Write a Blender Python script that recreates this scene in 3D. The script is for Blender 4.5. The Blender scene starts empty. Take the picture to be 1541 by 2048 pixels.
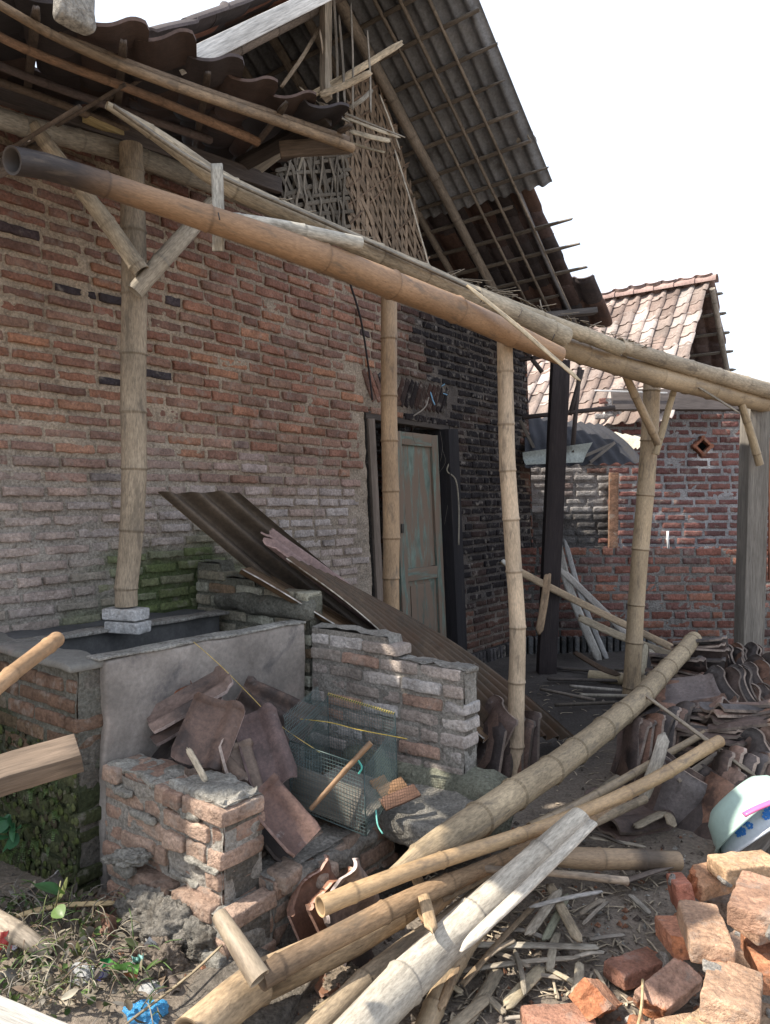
import bpy, math, random
import numpy as np
from mathutils import Vector, Matrix

# ------------------------------------------------------------------ camera, sky, sun, exposure
scene = bpy.context.scene
FPX, CX, HZ, CZ = 1479.0, 770.5, 1005.0, 1.45     # focal length in photo pixels, horizon row, eye height
cam_d = bpy.data.cameras.new("camera")
cam = bpy.data.objects.new("camera", cam_d)
scene.collection.objects.link(cam)
cam.location = (0, 0, CZ)
cam.rotation_euler = (math.pi/2, 0, 0)
cam_d.sensor_fit = 'VERTICAL'; cam_d.sensor_height = 36.0
cam_d.lens = 36.0*FPX/2048.0
cam_d.shift_y = (HZ-1024.0)/2048.0
cam_d.clip_start = 0.05; cam_d.clip_end = 500
scene.camera = cam

SUN = np.array([-0.62, -0.11, 0.78]); SUN = SUN/np.linalg.norm(SUN)
elev = math.asin(SUN[2]); azim = math.atan2(SUN[0], SUN[1])
world = bpy.data.worlds.new("World"); scene.world = world; world.use_nodes = True
wn = world.node_tree; bg = wn.nodes["Background"]
sky = wn.nodes.new("ShaderNodeTexSky"); sky.sky_type = 'NISHITA'; sky.sun_disc = False
sky.sun_elevation = elev; sky.sun_rotation = azim
sky.air_density = 1.0; sky.dust_density = 2.5; sky.ozone_density = 1.0
hz_ = wn.nodes.new("ShaderNodeMix"); hz_.data_type = 'RGBA'      # thin bright overcast veil over the blue
tcw = wn.nodes.new("ShaderNodeTexCoord"); nzw = wn.nodes.new("ShaderNodeTexNoise"); nzw.inputs['Scale'].default_value = 1.6; nzw.inputs['Detail'].default_value = 5
mrw = wn.nodes.new("ShaderNodeMapRange"); mrw.inputs['From Min'].default_value = .35; mrw.inputs['From Max'].default_value = .65; mrw.inputs['To Min'].default_value = .28; mrw.inputs['To Max'].default_value = .85
wn.links.new(tcw.outputs['Generated'], nzw.inputs['Vector']); wn.links.new(nzw.outputs['Fac'], mrw.inputs['Value']); wn.links.new(mrw.outputs[0], hz_.inputs[0])
wn.links.new(sky.outputs[0], hz_.inputs[6]); hz_.inputs[7].default_value = (6.0, 6.5, 7.3, 1)
wn.links.new(hz_.outputs[2], bg.inputs[0]); bg.inputs[1].default_value = 0.13
sun_d = bpy.data.lights.new("sun", 'SUN'); sun_d.energy = 4.2; sun_d.angle = math.radians(0.5)
sun_d.color = (1.0, 0.93, 0.82)
sun_o = bpy.data.objects.new("sun", sun_d); scene.collection.objects.link(sun_o)
sun_o.rotation_euler = Vector(-SUN).to_track_quat('-Z', 'Y').to_euler()
sun_o.location = (-6, 0, 9)
vs = scene.view_settings
vs.view_transform = 'Standard'; vs.look = 'None'; vs.exposure = 0.92; vs.gamma = 1.0
vs.use_curve_mapping = False
scene.cycles.max_bounces = 8; scene.cycles.diffuse_bounces = 5

RNG = np.random.default_rng(7); R = random.Random(11)

# ------------------------------------------------------------------ geometry of the view
def P(px, py, Y): return np.array([(px-CX)/FPX*Y, Y, CZ+(HZ-py)/FPX*Y])
def Z(px, py, z=0.0): return P(px, py, (CZ-z)*FPX/(py-HZ))
AW = math.atan2(1900-CX, FPX)
w = np.array([math.sin(AW), math.cos(AW), 0.0])      # along the long wall, away from the camera
n = np.array([math.cos(AW), -math.sin(AW), 0.0])     # out of the long wall, into the yard
up = np.array([0, 0, 1.0])
W0 = P(60, HZ, 3.38)
LEAN = 0.08
def W(u, s, z):
    u = np.asarray(u, float); s = np.asarray(s, float); z = np.asarray(z, float)
    uu = u+LEAN*(1.45-z)
    b = np.broadcast(uu, s, z)
    uu, s, z = [np.broadcast_to(a, b.shape) for a in (uu, s, z)]
    out = np.empty(b.shape+(3,))
    for i in range(2): out[..., i] = W0[i]+w[i]*uu+n[i]*s
    out[..., 2] = z
    return out
def WS(u, s, z):                                       # same grid without the lean
    return W0*np.array([1, 1, 0])+w*u+n*s+up*z
def onplane(px, py, p0, nn):
    r = np.array([(px-CX)/FPX, 1, (HZ-py)/FPX]); C = np.array([0, 0, CZ])
    return C+r*(np.dot(p0-C, nn)/np.dot(r, nn))
def UZ(px, py, s=0.0):
    p = onplane(px, py, W0+n*s, n)
    return float(np.dot(p-W0, w))-LEAN*(1.45-p[2]), float(p[2])
def Wp(px, py, s=0.0): return onplane(px, py, W0+n*s, n)

# ------------------------------------------------------------------ numpy noise
def _hash(ix, iy, iz, seed):
    h = (ix*374761393+iy*668265263+iz*1440662683+seed*974634777) & 0xffffffff
    h = ((h ^ (h >> 13))*1274126177) & 0xffffffff
    h = (h ^ (h >> 16)) & 0xffff
    return h/65535.0
def vnoise(p, seed=0):
    p = np.asarray(p, float); i = np.floor(p).astype(np.int64); f = p-i; f = f*f*(3-2*f)
    x, y, z = i[..., 0], i[..., 1], i[..., 2]; r = 0
    for a in (0, 1):
        for b in (0, 1):
            for c in (0, 1):
                wgt = (f[..., 0] if a else 1-f[..., 0])*(f[..., 1] if b else 1-f[..., 1])*(f[..., 2] if c else 1-f[..., 2])
                r = r+wgt*_hash(x+a, y+b, z+c, seed)
    return r
def fbm(p, oct=4, seed=0):
    p = np.asarray(p, float); r = 0; a = .5; t = 0
    for k in range(oct):
        r = r+a*vnoise(p*(2**k)+k*17.3, seed+k); t += a; a *= .5
    return r/t
def nz(*c): return np.stack(np.broadcast_arrays(*[np.asarray(q, float) for q in c]), -1)
def sstep(a, b, x):
    t = np.clip((np.asarray(x, float)-a)/(b-a), 0, 1); return t*t*(3-2*t)
def unit(v): v = np.asarray(v, float); return v/max(np.linalg.norm(v), 1e-9)

# ------------------------------------------------------------------ mesh collector
class M:
    def __init__(s): s.v = []; s.f = []; s.c = []; s.uv = []; s.mi = []; s.n = 0; s.flat = []
    def add(s, v, f, col=(.5, .5, .5), uv=None, mi=0):
        v = np.asarray(v, float).reshape(-1, 3); k = len(v)
        c = np.asarray(col, float)
        if c.ndim == 1: c = np.broadcast_to(c, (k, 3))
        s.v.append(v); s.c.append(c.reshape(-1, 3)); s.uv.append(np.zeros((k, 2)) if uv is None else np.asarray(uv, float).reshape(-1, 2))
        o = s.n; s.f += [tuple(int(q)+o for q in a) for a in f]; s.mi += [mi]*len(f); s.n += k
        return s
    def mesh(s, name, mats, off=(0, 0, 0), smooth=True):
        me = bpy.data.meshes.new(name)
        v = np.concatenate(s.v)-np.asarray(off, float)
        me.from_pydata(v.tolist(), [], s.f)
        a = me.color_attributes.new("Col", 'FLOAT_COLOR', 'POINT')
        c = np.concatenate(s.c); c4 = np.ones((len(c), 4), np.float32); c4[:, :3] = c
        a.data.foreach_set("color", c4.ravel())
        u = me.uv_layers.new(name="UVMap"); uv = np.concatenate(s.uv)
        li = np.empty(len(me.loops), np.int32); me.loops.foreach_get("vertex_index", li)
        u.data.foreach_set("uv", uv[li].astype(np.float32).ravel())
        for m_ in (mats if isinstance(mats, (list, tuple)) else [mats]): me.materials.append(m_)
        me.polygons.foreach_set("material_index", np.array(s.mi, np.int32))
        me.polygons.foreach_set("use_smooth", np.full(len(me.polygons), smooth))
        me.update()
        return me

def link(o, parent=None, label=None, cat=None, group=None, kind=None):
    scene.collection.objects.link(o)
    if parent is not None: o.parent = parent
    if label: o["label"] = label
    if cat: o["category"] = cat
    if group: o["group"] = group
    if kind: o["kind"] = kind
    return o
def base_of(m):
    v = np.concatenate(m.v); c = (v.min(0)+v.max(0))/2; c[2] = v[:, 2].min(); return c
def thing(name, label, cat, loc, group=None):
    o = bpy.data.objects.new(name, None); o.empty_display_size = .1
    o.location = Vector(loc); return link(o, None, label, cat, group)
def world_off(parent):
    off = np.zeros(3); q = parent
    while q is not None: off = off+np.array(q.location); q = q.parent
    return off
def part(name, m, mats, parent, label=None, smooth=True, kind=None):
    off = world_off(parent)
    o = bpy.data.objects.new(name, m.mesh(name, mats, off, smooth))
    return link(o, parent, label, None, None, kind)
def solo(name, m, mats, label, cat, group=None, kind=None, smooth=True):
    b = base_of(m)
    o = bpy.data.objects.new(name, m.mesh(name, mats, b, smooth)); o.location = Vector(b)
    return link(o, None, label, cat, group, kind)

# ------------------------------------------------------------------ materials
def attr_mat(name, rough=.85, var=(3, .25), fine=(60, .2), dirt=None, dirt2=None, bump=(.4, 40, .01), stretch=(1, 1, 1),
             coord='Object', spec=.25, metal=0.0, trans=0.0, alpha=1.0, bump2=None, rvar=0.1):
    m = bpy.data.materials.new(name); m.use_nodes = True; nt = m.node_tree; L = nt.links
    b = nt.nodes["Principled BSDF"]
    def nd(t, **k):
        q = nt.nodes.new(t)
        for a, v in k.items(): setattr(q, a, v)
        return q
    at = nd("ShaderNodeAttribute", attribute_name="Col")
    tc = nd("ShaderNodeTexCoord"); oi = nd("ShaderNodeObjectInfo")
    mp = nd("ShaderNodeMapping"); mp.inputs['Scale'].default_value = stretch
    ad = nd("ShaderNodeVectorMath", operation='MULTIPLY_ADD')
    L.new(oi.outputs['Random'], ad.inputs[0]); ad.inputs[1].default_value = (13.1, 27.7, 9.3)
    L.new(tc.outputs[coord], ad.inputs[2]); L.new(ad.outputs[0], mp.inputs['Vector'])
    def noise(sc, det=4, ro=.6, dist=0.0):
        q = nd("ShaderNodeTexNoise"); q.inputs['Scale'].default_value = sc; q.inputs['Detail'].default_value = det
        q.inputs['Roughness'].default_value = ro; q.inputs['Distortion'].default_value = dist
        L.new(mp.outputs[0], q.inputs['Vector']); return q.outputs['Fac']
    def rng(src, a, b2, lo, hi):
        q = nd("ShaderNodeMapRange"); q.inputs['From Min'].default_value = a; q.inputs['From Max'].default_value = b2
        q.inputs['To Min'].default_value = lo; q.inputs['To Max'].default_value = hi
        L.new(src, q.inputs['Value']); return q.outputs[0]
    def vmul(a, b2):
        q = nd("ShaderNodeVectorMath", operation='SCALE'); L.new(a, q.inputs[0]); L.new(b2, q.inputs['Scale']); return q.outputs[0]
    c = at.outputs['Color']
    c = vmul(c, rng(noise(var[0], 5), .3, .7, 1-var[1], 1+var[1]))
    fn = noise(fine[0], 3, .7)
    c = vmul(c, rng(fn, .3, .7, 1-fine[1], 1+fine[1]))
    def over(c, dcol, sc, th, am):
        mk = rng(noise(sc, 6, .65, .3), th, th+.12, 0, am)
        q = nd("ShaderNodeMix", data_type='RGBA'); L.new(mk, q.inputs[0]); L.new(c, q.inputs[6]); q.inputs[7].default_value = (*dcol, 1)
        return q.outputs[2]
    if dirt: c = over(c, *dirt)
    if dirt2: c = over(c, *dirt2)
    L.new(c, b.inputs['Base Color'])
    L.new(rng(fn, .3, .7, max(0, rough-rvar), min(1, rough+rvar)), b.inputs['Roughness'])
    b.inputs['Specular IOR Level'].default_value = spec; b.inputs['Metallic'].default_value = metal
    if trans: b.inputs['Transmission Weight'].default_value = trans
    if alpha < 1: b.inputs['Alpha'].default_value = alpha
    bp = nd("ShaderNodeBump"); bp.inputs['Strength'].default_value = bump[0]; bp.inputs['Distance'].default_value = bump[2]
    h = noise(bump[1], 8, .7)
    if bump2:
        h2 = noise(bump2[0], 5, .6)
        q = nd("ShaderNodeMath", operation='MULTIPLY_ADD'); L.new(h2, q.inputs[0]); q.inputs[1].default_value = bump2[1]; L.new(h, q.inputs[2]); h = q.outputs[0]
    L.new(h, bp.inputs['Height']); L.new(bp.outputs[0], b.inputs['Normal'])
    return m

BRICK = attr_mat("brick_clay", .92, (9, .30), (75, .34), dirt=((.33, .29, .25), 13, .55, .55), dirt2=((.07, .05, .045), 30, .63, .7), bump=(1.0, 60, .010), bump2=(22, 2.0))
MORTAR = attr_mat("lime_mortar", .95, (5, .22), (80, .38), dirt=((.10, .08, .06), 18, .58, .6), dirt2=((.45, .41, .36), 40, .62, .4), bump=(1.0, 55, .016), bump2=(18, 2.0))
SOOTB = BRICK
BAMBOO = attr_mat("bamboo", .5, (3.2, .25), (46, .24), dirt=((.13, .10, .075), 7, .55, .65), dirt2=((.05, .04, .035), 22, .66, .7), bump=(.25, 40, .003), stretch=(3.2, .8, 1), coord='UV', spec=.3)
OLDBAM = attr_mat("old_bamboo", .75, (3.2, .32), (46, .34), dirt=((.12, .10, .08), 6, .54, .6), dirt2=((.045, .038, .032), 20, .63, .75), bump=(.5, 40, .004), stretch=(3.2, .7, 1), coord='UV', spec=.2)
WOOD = attr_mat("weathered_wood", .85, (2, .25), (18, .35), dirt=((.07, .055, .045), 6, .58, .5), bump=(.6, 20, .005), stretch=(9, .5, 1), coord='UV')
PAINT = attr_mat("peeling_paint", .8, (2, .2), (14, .3), dirt=((.19, .135, .10), 2.2, .40, .95), dirt2=((.06, .045, .035), 6, .62, .6), bump=(.6, 16, .004), stretch=(7, 1.0, 1), coord='UV')
TILE = attr_mat("clay_tile", .7, (7, .3), (70, .3), dirt=((.36, .33, .31), 11, .635, .6), dirt2=((.028, .023, .022), 5, .52, .75), bump=(.6, 60, .005), spec=.4)
ROOFT = attr_mat("roof_tile_clay", .8, (3, .3), (50, .25), dirt=((.05, .045, .05), 5, .56, .6), bump=(.4, 50, .004))
SUNT = attr_mat("pale_roof_tile", .85, (2.5, .25), (40, .22), dirt=((.13, .09, .075), 5, .58, .6), bump=(.4, 40, .004))
PLASTER = attr_mat("cement_plaster", .9, (2.5, .28), (50, .18), dirt=((.05, .05, .06), 2.6, .60, .7), dirt2=((.33, .25, .22), 3.2, .60, .5), bump=(.6, 45, .006), bump2=(8, 2.0))
CONC = attr_mat("rough_concrete", .95, (7, .32), (70, .45), dirt=((.08, .065, .05), 14, .54, .65), dirt2=((.42, .39, .35), 45, .62, .5), bump=(1.0, 48, .026), bump2=(14, 1.6))
SOIL = attr_mat("packed_soil", .97, (2.2, .22), (70, .35), dirt=((.27, .24, .20), 30, .64, .5), dirt2=((.05, .04, .03), 7, .60, .5), bump=(1.0, 60, .012), bump2=(12, 2.0))
ASB = attr_mat("asbestos_sheet", .9, (3, .3), (50, .25), dirt=((.05, .045, .04), 4, .55, .6), bump=(.4, 50, .004))
RUST = attr_mat("rusty_zinc", .65, (3, .35), (40, .3), dirt=((.085, .048, .027), 3.5, .50, .85), dirt2=((.03, .022, .018), 6, .60, .6), bump=(.4, 50, .003), metal=.0, spec=.4, stretch=(1, 1, 1))
METAL = attr_mat("wire", .5, (3, .1), (60, .15), bump=(.1, 60, .001), metal=.3, spec=.5)
PLAST = attr_mat("plastic", .38, (3, .05), (60, .05), dirt=((.20, .20, .17), 12, .68, .35), bump=(.05, 60, .001), spec=.45)
FILM = attr_mat("plastic_film", .3, (6, .15), (40, .1), bump=(.9, 14, .02), spec=.6)
LEAF = attr_mat("leaf", .5, (8, .25), (60, .15), bump=(.2, 40, .002), spec=.35)
MOSS = attr_mat("moss", .95, (12, .4), (90, .4), bump=(1.0, 70, .01))
ROPE = attr_mat("twine", .8, (30, .2), (90, .2), bump=(.3, 90, .001))
CARD = attr_mat("printed_film", .45, (6, .08), (60, .06), bump=(.5, 20, .006), spec=.45)

# ------------------------------------------------------------------ shape helpers
def catmull(pts, k):
    pts = [np.asarray(p, float) for p in pts]
    if len(pts) == 2: return [pts[0]*(1-t)+pts[1]*t for t in np.linspace(0, 1, k+1)]
    e = [2*pts[0]-pts[1]]+pts+[2*pts[-1]-pts[-2]]; out = []
    for i in range(1, len(e)-2):
        a, b, c, d = e[i-1:i+3]
        for j in range(k):
            t = j/k
            out.append(.5*((2*b)+(-a+c)*t+(2*a-5*b+4*c-d)*t*t+(-a+3*b-3*c+d)*t**3))
    out.append(pts[-1]); return out
def sweep(m, pts, rad, seg=12, col=None, closed_ends=True, flat=None, mi=0, arc=(0, 2*math.pi), thick=None, hint=None):
    """tube along pts with per-point radius; flat = height/width ratio"""
    pts = np.asarray(pts, float); k = len(pts); rad = np.broadcast_to(np.asarray(rad, float), (k,))
    t = np.gradient(pts, axis=0); t /= np.linalg.norm(t, axis=1)[:, None]+1e-12
    h = np.asarray(hint if hint is not None else (up if abs(t[0][2]) < .9 else np.array([0, 1., 0])), float)
    a = unit(np.cross(h, t[0])); A = []; B = []
    for i in range(k):
        a = unit(a-t[i]*np.dot(a, t[i])); A.append(a); B.append(np.cross(t[i], a))
    A = np.array(A); B = np.array(B)
    L = np.concatenate([[0], np.cumsum(np.linalg.norm(np.diff(pts, axis=0), axis=1))])
    an = np.linspace(arc[0], arc[1], seg+1); fl = 1.0 if flat is None else flat
    v = pts[:, None]+rad[:, None, None]*(np.cos(an)[None, :, None]*A[:, None]+fl*np.sin(an)[None, :, None]*B[:, None])
    uv = np.stack(np.broadcast_arrays(an[None]*rad.mean(), L[:, None]), -1)
    f = []
    for i in range(k-1):
        for j in range(seg):
            q = i*(seg+1)+j; f.append((q, q+1, q+seg+2, q+seg+1))
    c = np.array(col if col is not None else (.5, .5, .5), float)
    cc = np.broadcast_to(c if c.ndim == 1 else c[:, None], (k, seg+1, 3))
    if closed_ends:
        f.append(tuple(range(seg))[::-1]); f.append(tuple((k-1)*(seg+1)+j for j in range(seg)))
    m.add(v, f, cc, uv, mi)
    return A, B, t
def bamboo(m, pts, rad, tint=(.42, .30, .18), node=.27, seed=0, seg=14, burn=None, hollow=(True, True), k=10, mi=0, rag=0):
    """a bamboo culm: internodes, swollen nodes, hollow ends"""
    r = random.Random(seed*7+3)
    pr = [np.append(np.asarray(p, float), q) for p, q in zip(pts, rad)]
    sm = np.array(catmull(pr, k)); L = np.concatenate([[0], np.cumsum(np.linalg.norm(np.diff(sm[:, :3], axis=0), axis=1))]); T = L[-1]
    nodes = []; x = node*r.uniform(.2, .8)
    while x < T-.03: nodes.append(x); x += node*r.uniform(.8, 1.2)
    st = [(0, 1, 1)]; edges = [0]+nodes+[T]
    for i in range(len(edges)-1):
        a, b = edges[i], edges[i+1]
        if i > 0:
            st += [(a-.016, 1.01, .97), (a-.006, 1.06, .88), (a-.001, 1.10, .72), (a+.004, .985, .7), (a+.011, .99, .96)]
        for q in (.35, .65): st.append((a+(b-a)*q, .985, 1))
    st.append((T, 1, 1)); st = sorted(s for s in st if 0 <= s[0] <= T)
    xs = np.array([s[0] for s in st]); c4 = np.stack([np.interp(xs, L, sm[:, j]) for j in range(4)], 1)
    rr = c4[:, 3]*np.array([s[1] for s in st])
    off = np.array([[r.uniform(-1, 1) for _ in range(3)] for _ in range(len(edges)+1)])*.05
    seg_i = np.searchsorted(nodes, xs) if nodes else np.zeros(len(xs), int)
    P3 = c4[:, :3].copy()
    if nodes:
        nx = np.array([0]+nodes+[T]); 
        for j in range(3): P3[:, j] += np.interp(xs, nx, off[:len(nx), j])*c4[:, 3]*1.6
    col = np.array(tint)[None]*np.array([s[2] for s in st])[:, None]*np.array([r.uniform(.88, 1.1) for _ in range(len(edges)+1)])[seg_i][:, None]
    if burn is not None:
        bz = np.array([burn(x/T) for x in xs])[:, None]; col = col*(1-bz)+np.array([.025, .024, .026])*bz
    A, B, t = sweep(m, P3, rr, seg, col, False, mi=mi)
    for e, hl in ((0, hollow[0]), (-1, hollow[1])):
        c0 = P3[e]; d = t[e]*(1 if e == 0 else -1); an = np.linspace(0, 2*np.pi, seg+1)[:-1]
        ring = lambda q, dd: c0+d*dd+q*rr[e]*(np.cos(an)[:, None]*A[e]+np.sin(an)[:, None]*B[e])
        v = np.concatenate([ring(1, 0), ring(.8, .001), ring(.78, .07 if hl else .004), [c0+d*(.07 if hl else .004)]])
        f = []
        for j in range(seg):
            j2 = (j+1) % seg
            f += [(j, j2, seg+j2, seg+j), (seg+j, seg+j2, 2*seg+j2, 2*seg+j), (2*seg+j, 2*seg+j2, 3*seg)]
        if e == -1: f = [q[::-1] for q in f]
        ec = np.array(tint)*1.25
        if burn is not None: bb = burn(0 if e == 0 else 1); ec = ec*(1-bb)+.03*bb
        cc = np.concatenate([np.tile(ec, (seg, 1)), np.tile(ec*.9, (seg, 1)), np.tile(ec*.45, (seg+1, 1))])
        m.add(v, f, cc, None, mi)
    return m
def YL(l):   # (px,py,Y,width_px) -> points, radii
    return [P(a, b, c) for a, b, c, d in l], [d/2*c/FPX for a, b, c, d in l]
def ZL(l):   # (px,py,z,width_px)
    ps = [Z(a, b, c) for a, b, c, d in l]
    return ps, [d/2*p[1]/FPX for p, (a, b, c, d) in zip(ps, l)]

def gridpos(L, r, k):
    t = np.concatenate([[-L/2, -L/2+r*.35, -L/2+r], np.linspace(-L/2+r, L/2-r, k+1)[1:-1], [L/2-r, L/2-r*.35, L/2]]); return t
def rockbox(m, c, ax, size, k=(4, 2, 1), r=.006, amp=.0025, freq=35, seed=0, col=(.3, .15, .1), cuts=(), mi=0, colamp=.15, cutcol=None, low=0):
    """box with rounded worn edges, rough faces; cuts = [(point, normal)] in local metres break corners off"""
    ax = [np.asarray(a, float) for a in ax]; sz = np.array(size, float); rr = min(r, sz.min()*.4)
    gs = [gridpos(sz[i], rr, k[i]) for i in range(3)]
    for d in range(3):
        a, b = [(1, 2), (2, 0), (0, 1)][d]
        for sg in (-1, 1):
            ga, gb = np.meshgrid(gs[a], gs[b], indexing='ij')
            p = np.zeros(ga.shape+(3,)); p[..., a] = ga; p[..., b] = gb; p[..., d] = sg*sz[d]/2
            inner = np.clip(p, -(sz/2-rr), sz/2-rr); dv = p-inner
            ln = np.linalg.norm(dv, axis=-1, keepdims=True); p = inner+dv/np.maximum(ln, 1e-9)*np.minimum(ln, rr)
            off = np.array([seed*3.7, seed*1.3, seed*5.1])
            nn = np.stack([fbm(p*freq+off+q*31, 3, 5+q) for q in range(3)], -1)-.5
            p = p+nn*2*amp
            if low: p = p+(np.stack([vnoise(p*9+off+q*13, 9+q) for q in range(3)], -1)-.5)*2*low
            brk = np.zeros(p.shape[:-1])
            for (cp, cn) in cuts:
                cn = unit(cn); dd = (p-np.asarray(cp, float))@cn
                rough = (fbm(p*28+off*2, 3, 3)-.5)*.035
                over = dd+rough > 0
                p = np.where(over[..., None], p-(dd+rough)[..., None]*cn, p); brk = np.maximum(brk, over)
            cc = np.array(col)*(1+colamp*2*(fbm(p*14+off, 2, 2)[..., None]-.5))
            if cutcol is not None: cc = cc*(1-brk[..., None])+np.array(cutcol)*brk[..., None]
            na, nb = ga.shape; f = []
            for i in range(na-1):
                for j in range(nb-1):
                    q = i*nb+j; ff = (q, q+nb, q+nb+1, q+1); f.append(ff if sg > 0 else ff[::-1])
            wv = np.asarray(c, float)+p[..., 0:1]*ax[0]+p[..., 1:2]*ax[1]+p[..., 2:3]*ax[2]
            uvp = np.stack([p[..., a] if a != 0 else p[..., b], p[..., 0] if d != 0 else p[..., a]], -1)
            if d == 1: uvp = np.stack([p[..., 2], p[..., 0]], -1)
            if d == 2: uvp = np.stack([p[..., 1], p[..., 0]], -1)
            m.add(wv, f, cc, uvp, mi)
    return m
def frame(A, B, upv):
    x = unit(np.asarray(B)-np.asarray(A)); z = unit(np.asarray(upv)-x*np.dot(upv, x)); return [x, np.cross(z, x), z]
def plank(m, A, B, wd, th, upv=up, col=(.25, .2, .15), seed=0, k=6, amp=.001, cuts=(), mi=0, r=.003, freq=30):
    A = np.asarray(A, float); B = np.asarray(B, float); ax = frame(A, B, upv)
    return rockbox(m, (A+B)/2, ax, (np.linalg.norm(B-A), wd, th), (k, 1, 1), min(r, th*.3), amp, freq, seed, col, cuts, mi, .25)
def slat(m, pts, wd, th=.004, upv=up, col=(.4, .32, .22), curl=.25, seed=0, rag=True):
    """split bamboo strip, slightly curved across, with ragged tapered ends"""
    r = random.Random(seed); pts = np.array(catmull(pts, 6)); k = len(pts)
    t = np.gradient(pts, axis=0); t /= np.linalg.norm(t, axis=1)[:, None]+1e-12
    side = np.array([unit(np.cross(upv, a)) for a in t]); nn = np.array([np.cross(a, b) for a, b in zip(t, side)])
    xs = np.array([-1, -.5, 0, .5, 1.])
    wf = np.ones(k)
    if rag: wf[0] = r.uniform(.3, .9); wf[-1] = r.uniform(.1, .8)
    v = []; c = []
    L = np.concatenate([[0], np.cumsum(np.linalg.norm(np.diff(pts, axis=0), axis=1))])
    for sgn in (1, -1):
        for i in range(k):
            for x in xs:
                xx = x*wd/2*wf[i]; jit = r.uniform(-.3, .3)*wd if (rag and i in (0, k-1)) else 0
                v.append(pts[i]+side[i]*xx+nn[i]*(sgn*th/2+curl*wd*(.25-(x*.5)**2))+t[i]*jit)
                c.append(np.array(col)*(1.0 if sgn > 0 else .8)*r.uniform(.92, 1.06))
    f = []; n5 = 5; o = k*n5
    for i in range(k-1):
        for j in range(4):
            q = i*n5+j; f.append((q, q+1, q+n5+1, q+n5)[::-1]); f.append((o+q, o+q+1, o+q+n5+1, o+q+n5))
        f.append((i*n5, i*n5+n5, o+i*n5+n5, o+i*n5)[::-1]); q = i*n5+4; f.append((q, q+n5, o+q+n5, o+q))
    for j in range(4):
        f.append((j, j+1, o+j+1, o+j)); q = (k-1)*n5+j; f.append((q, q+1, o+q+1, o+q)[::-1])
    uv = [(xs[j]*wd/2, L[i]) for _ in (0, 1) for i in range(k) for j in range(5)]
    m.add(np.array(v), f, np.array(c), uv)
    return m

def tile_grid(wd=.24, ln=.30, th=.012, nx=15, ny=6, h=.022, lip=.012, warp=0.0, brk=None, seed=0):
    """one S-shaped clay pantile in local metres; returns verts, faces, broken-edge mask"""
    x = np.linspace(-.5, .5, nx); y = np.linspace(-.5, .5, ny)
    y = np.sort(np.append(y, [.40, .44])); ny = len(y)
    gx, gy = np.meshgrid(x, y, indexing='ij')
    z = np.where(gx < .12, -.013*np.sin(np.pi*(gx+.5)/.62), h*1.45*np.sin(np.pi*np.clip(gx-.12, 0, 1)/.38*.88))
    z = z+.014*sstep(-.43, -.48, gx)
    z = z+lip*sstep(.39, .43, gy)*(1-.0*gy)+warp*gy*gx
    X = gx*wd*(1-.04*gy)*(1-.10*sstep(.43, .5, np.abs(gy))); Y = gy*ln*(1-.03*sstep(.42, .5, np.abs(gx)))
    if brk is not None:     # break line across: keep y < f(x)
        lim = (brk[0]+brk[1]*gx+.06*(vnoise(nz(gx*9+seed, gx*0, 0), seed)-.5))*ln
        Y = np.minimum(Y, lim)
    z = z+(vnoise(nz(gx*5+seed, gy*5, 0), seed)-.5)*.004
    top = np.stack([X, Y, z+th/2], -1).reshape(-1, 3); bot = np.stack([X, Y, z-th/2], -1).reshape(-1, 3)
    f = []; N = nx*ny
    for i in range(nx-1):
        for j in range(ny-1):
            q = i*ny+j; f.append((q, q+ny, q+ny+1, q+1)); f.append((N+q, N+q+ny, N+q+ny+1, N+q+1)[::-1])
    ring = [i*ny for i in range(nx)]+[(nx-1)*ny+j for j in range(1, ny)]+[i*ny+ny-1 for i in range(nx-2, -1, -1)]+[j for j in range(ny-2, 0, -1)]
    edge = np.zeros(2*N)
    ev = np.concatenate([top[ring], bot[ring]]); k = len(ring)
    allv = np.concatenate([top, bot, ev]); edge = np.concatenate([np.zeros(2*N), np.ones(2*k)])
    for a in range(k):
        b = (a+1) % k; f.append((2*N+a, 2*N+k+a, 2*N+k+b, 2*N+b))
    return allv, f, edge
TILE_V = [tile_grid(seed=i, warp=(i-2)*.004) for i in range(5)]
TILE_F = [tile_grid(seed=i+9, warp=(i-2)*.010, h=.009, lip=.006) for i in range(5)]
def put_tile(m, c, ax, i=0, col=(.13, .085, .075), sc=1.0, edgecol=None, geo=None):
    v, f, e = geo if geo is not None else TILE_V[i % 5]
    wv = np.asarray(c)+sc*(v[:, 0:1]*ax[0]+v[:, 1:2]*ax[1]+v[:, 2:3]*ax[2])
    ec = np.array(edgecol if edgecol is not None else np.array(col)*1.5)
    cc = np.array(col)[None]*(1-e[:, None])+ec[None]*e[:, None]
    m.add(wv, f, cc)
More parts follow.
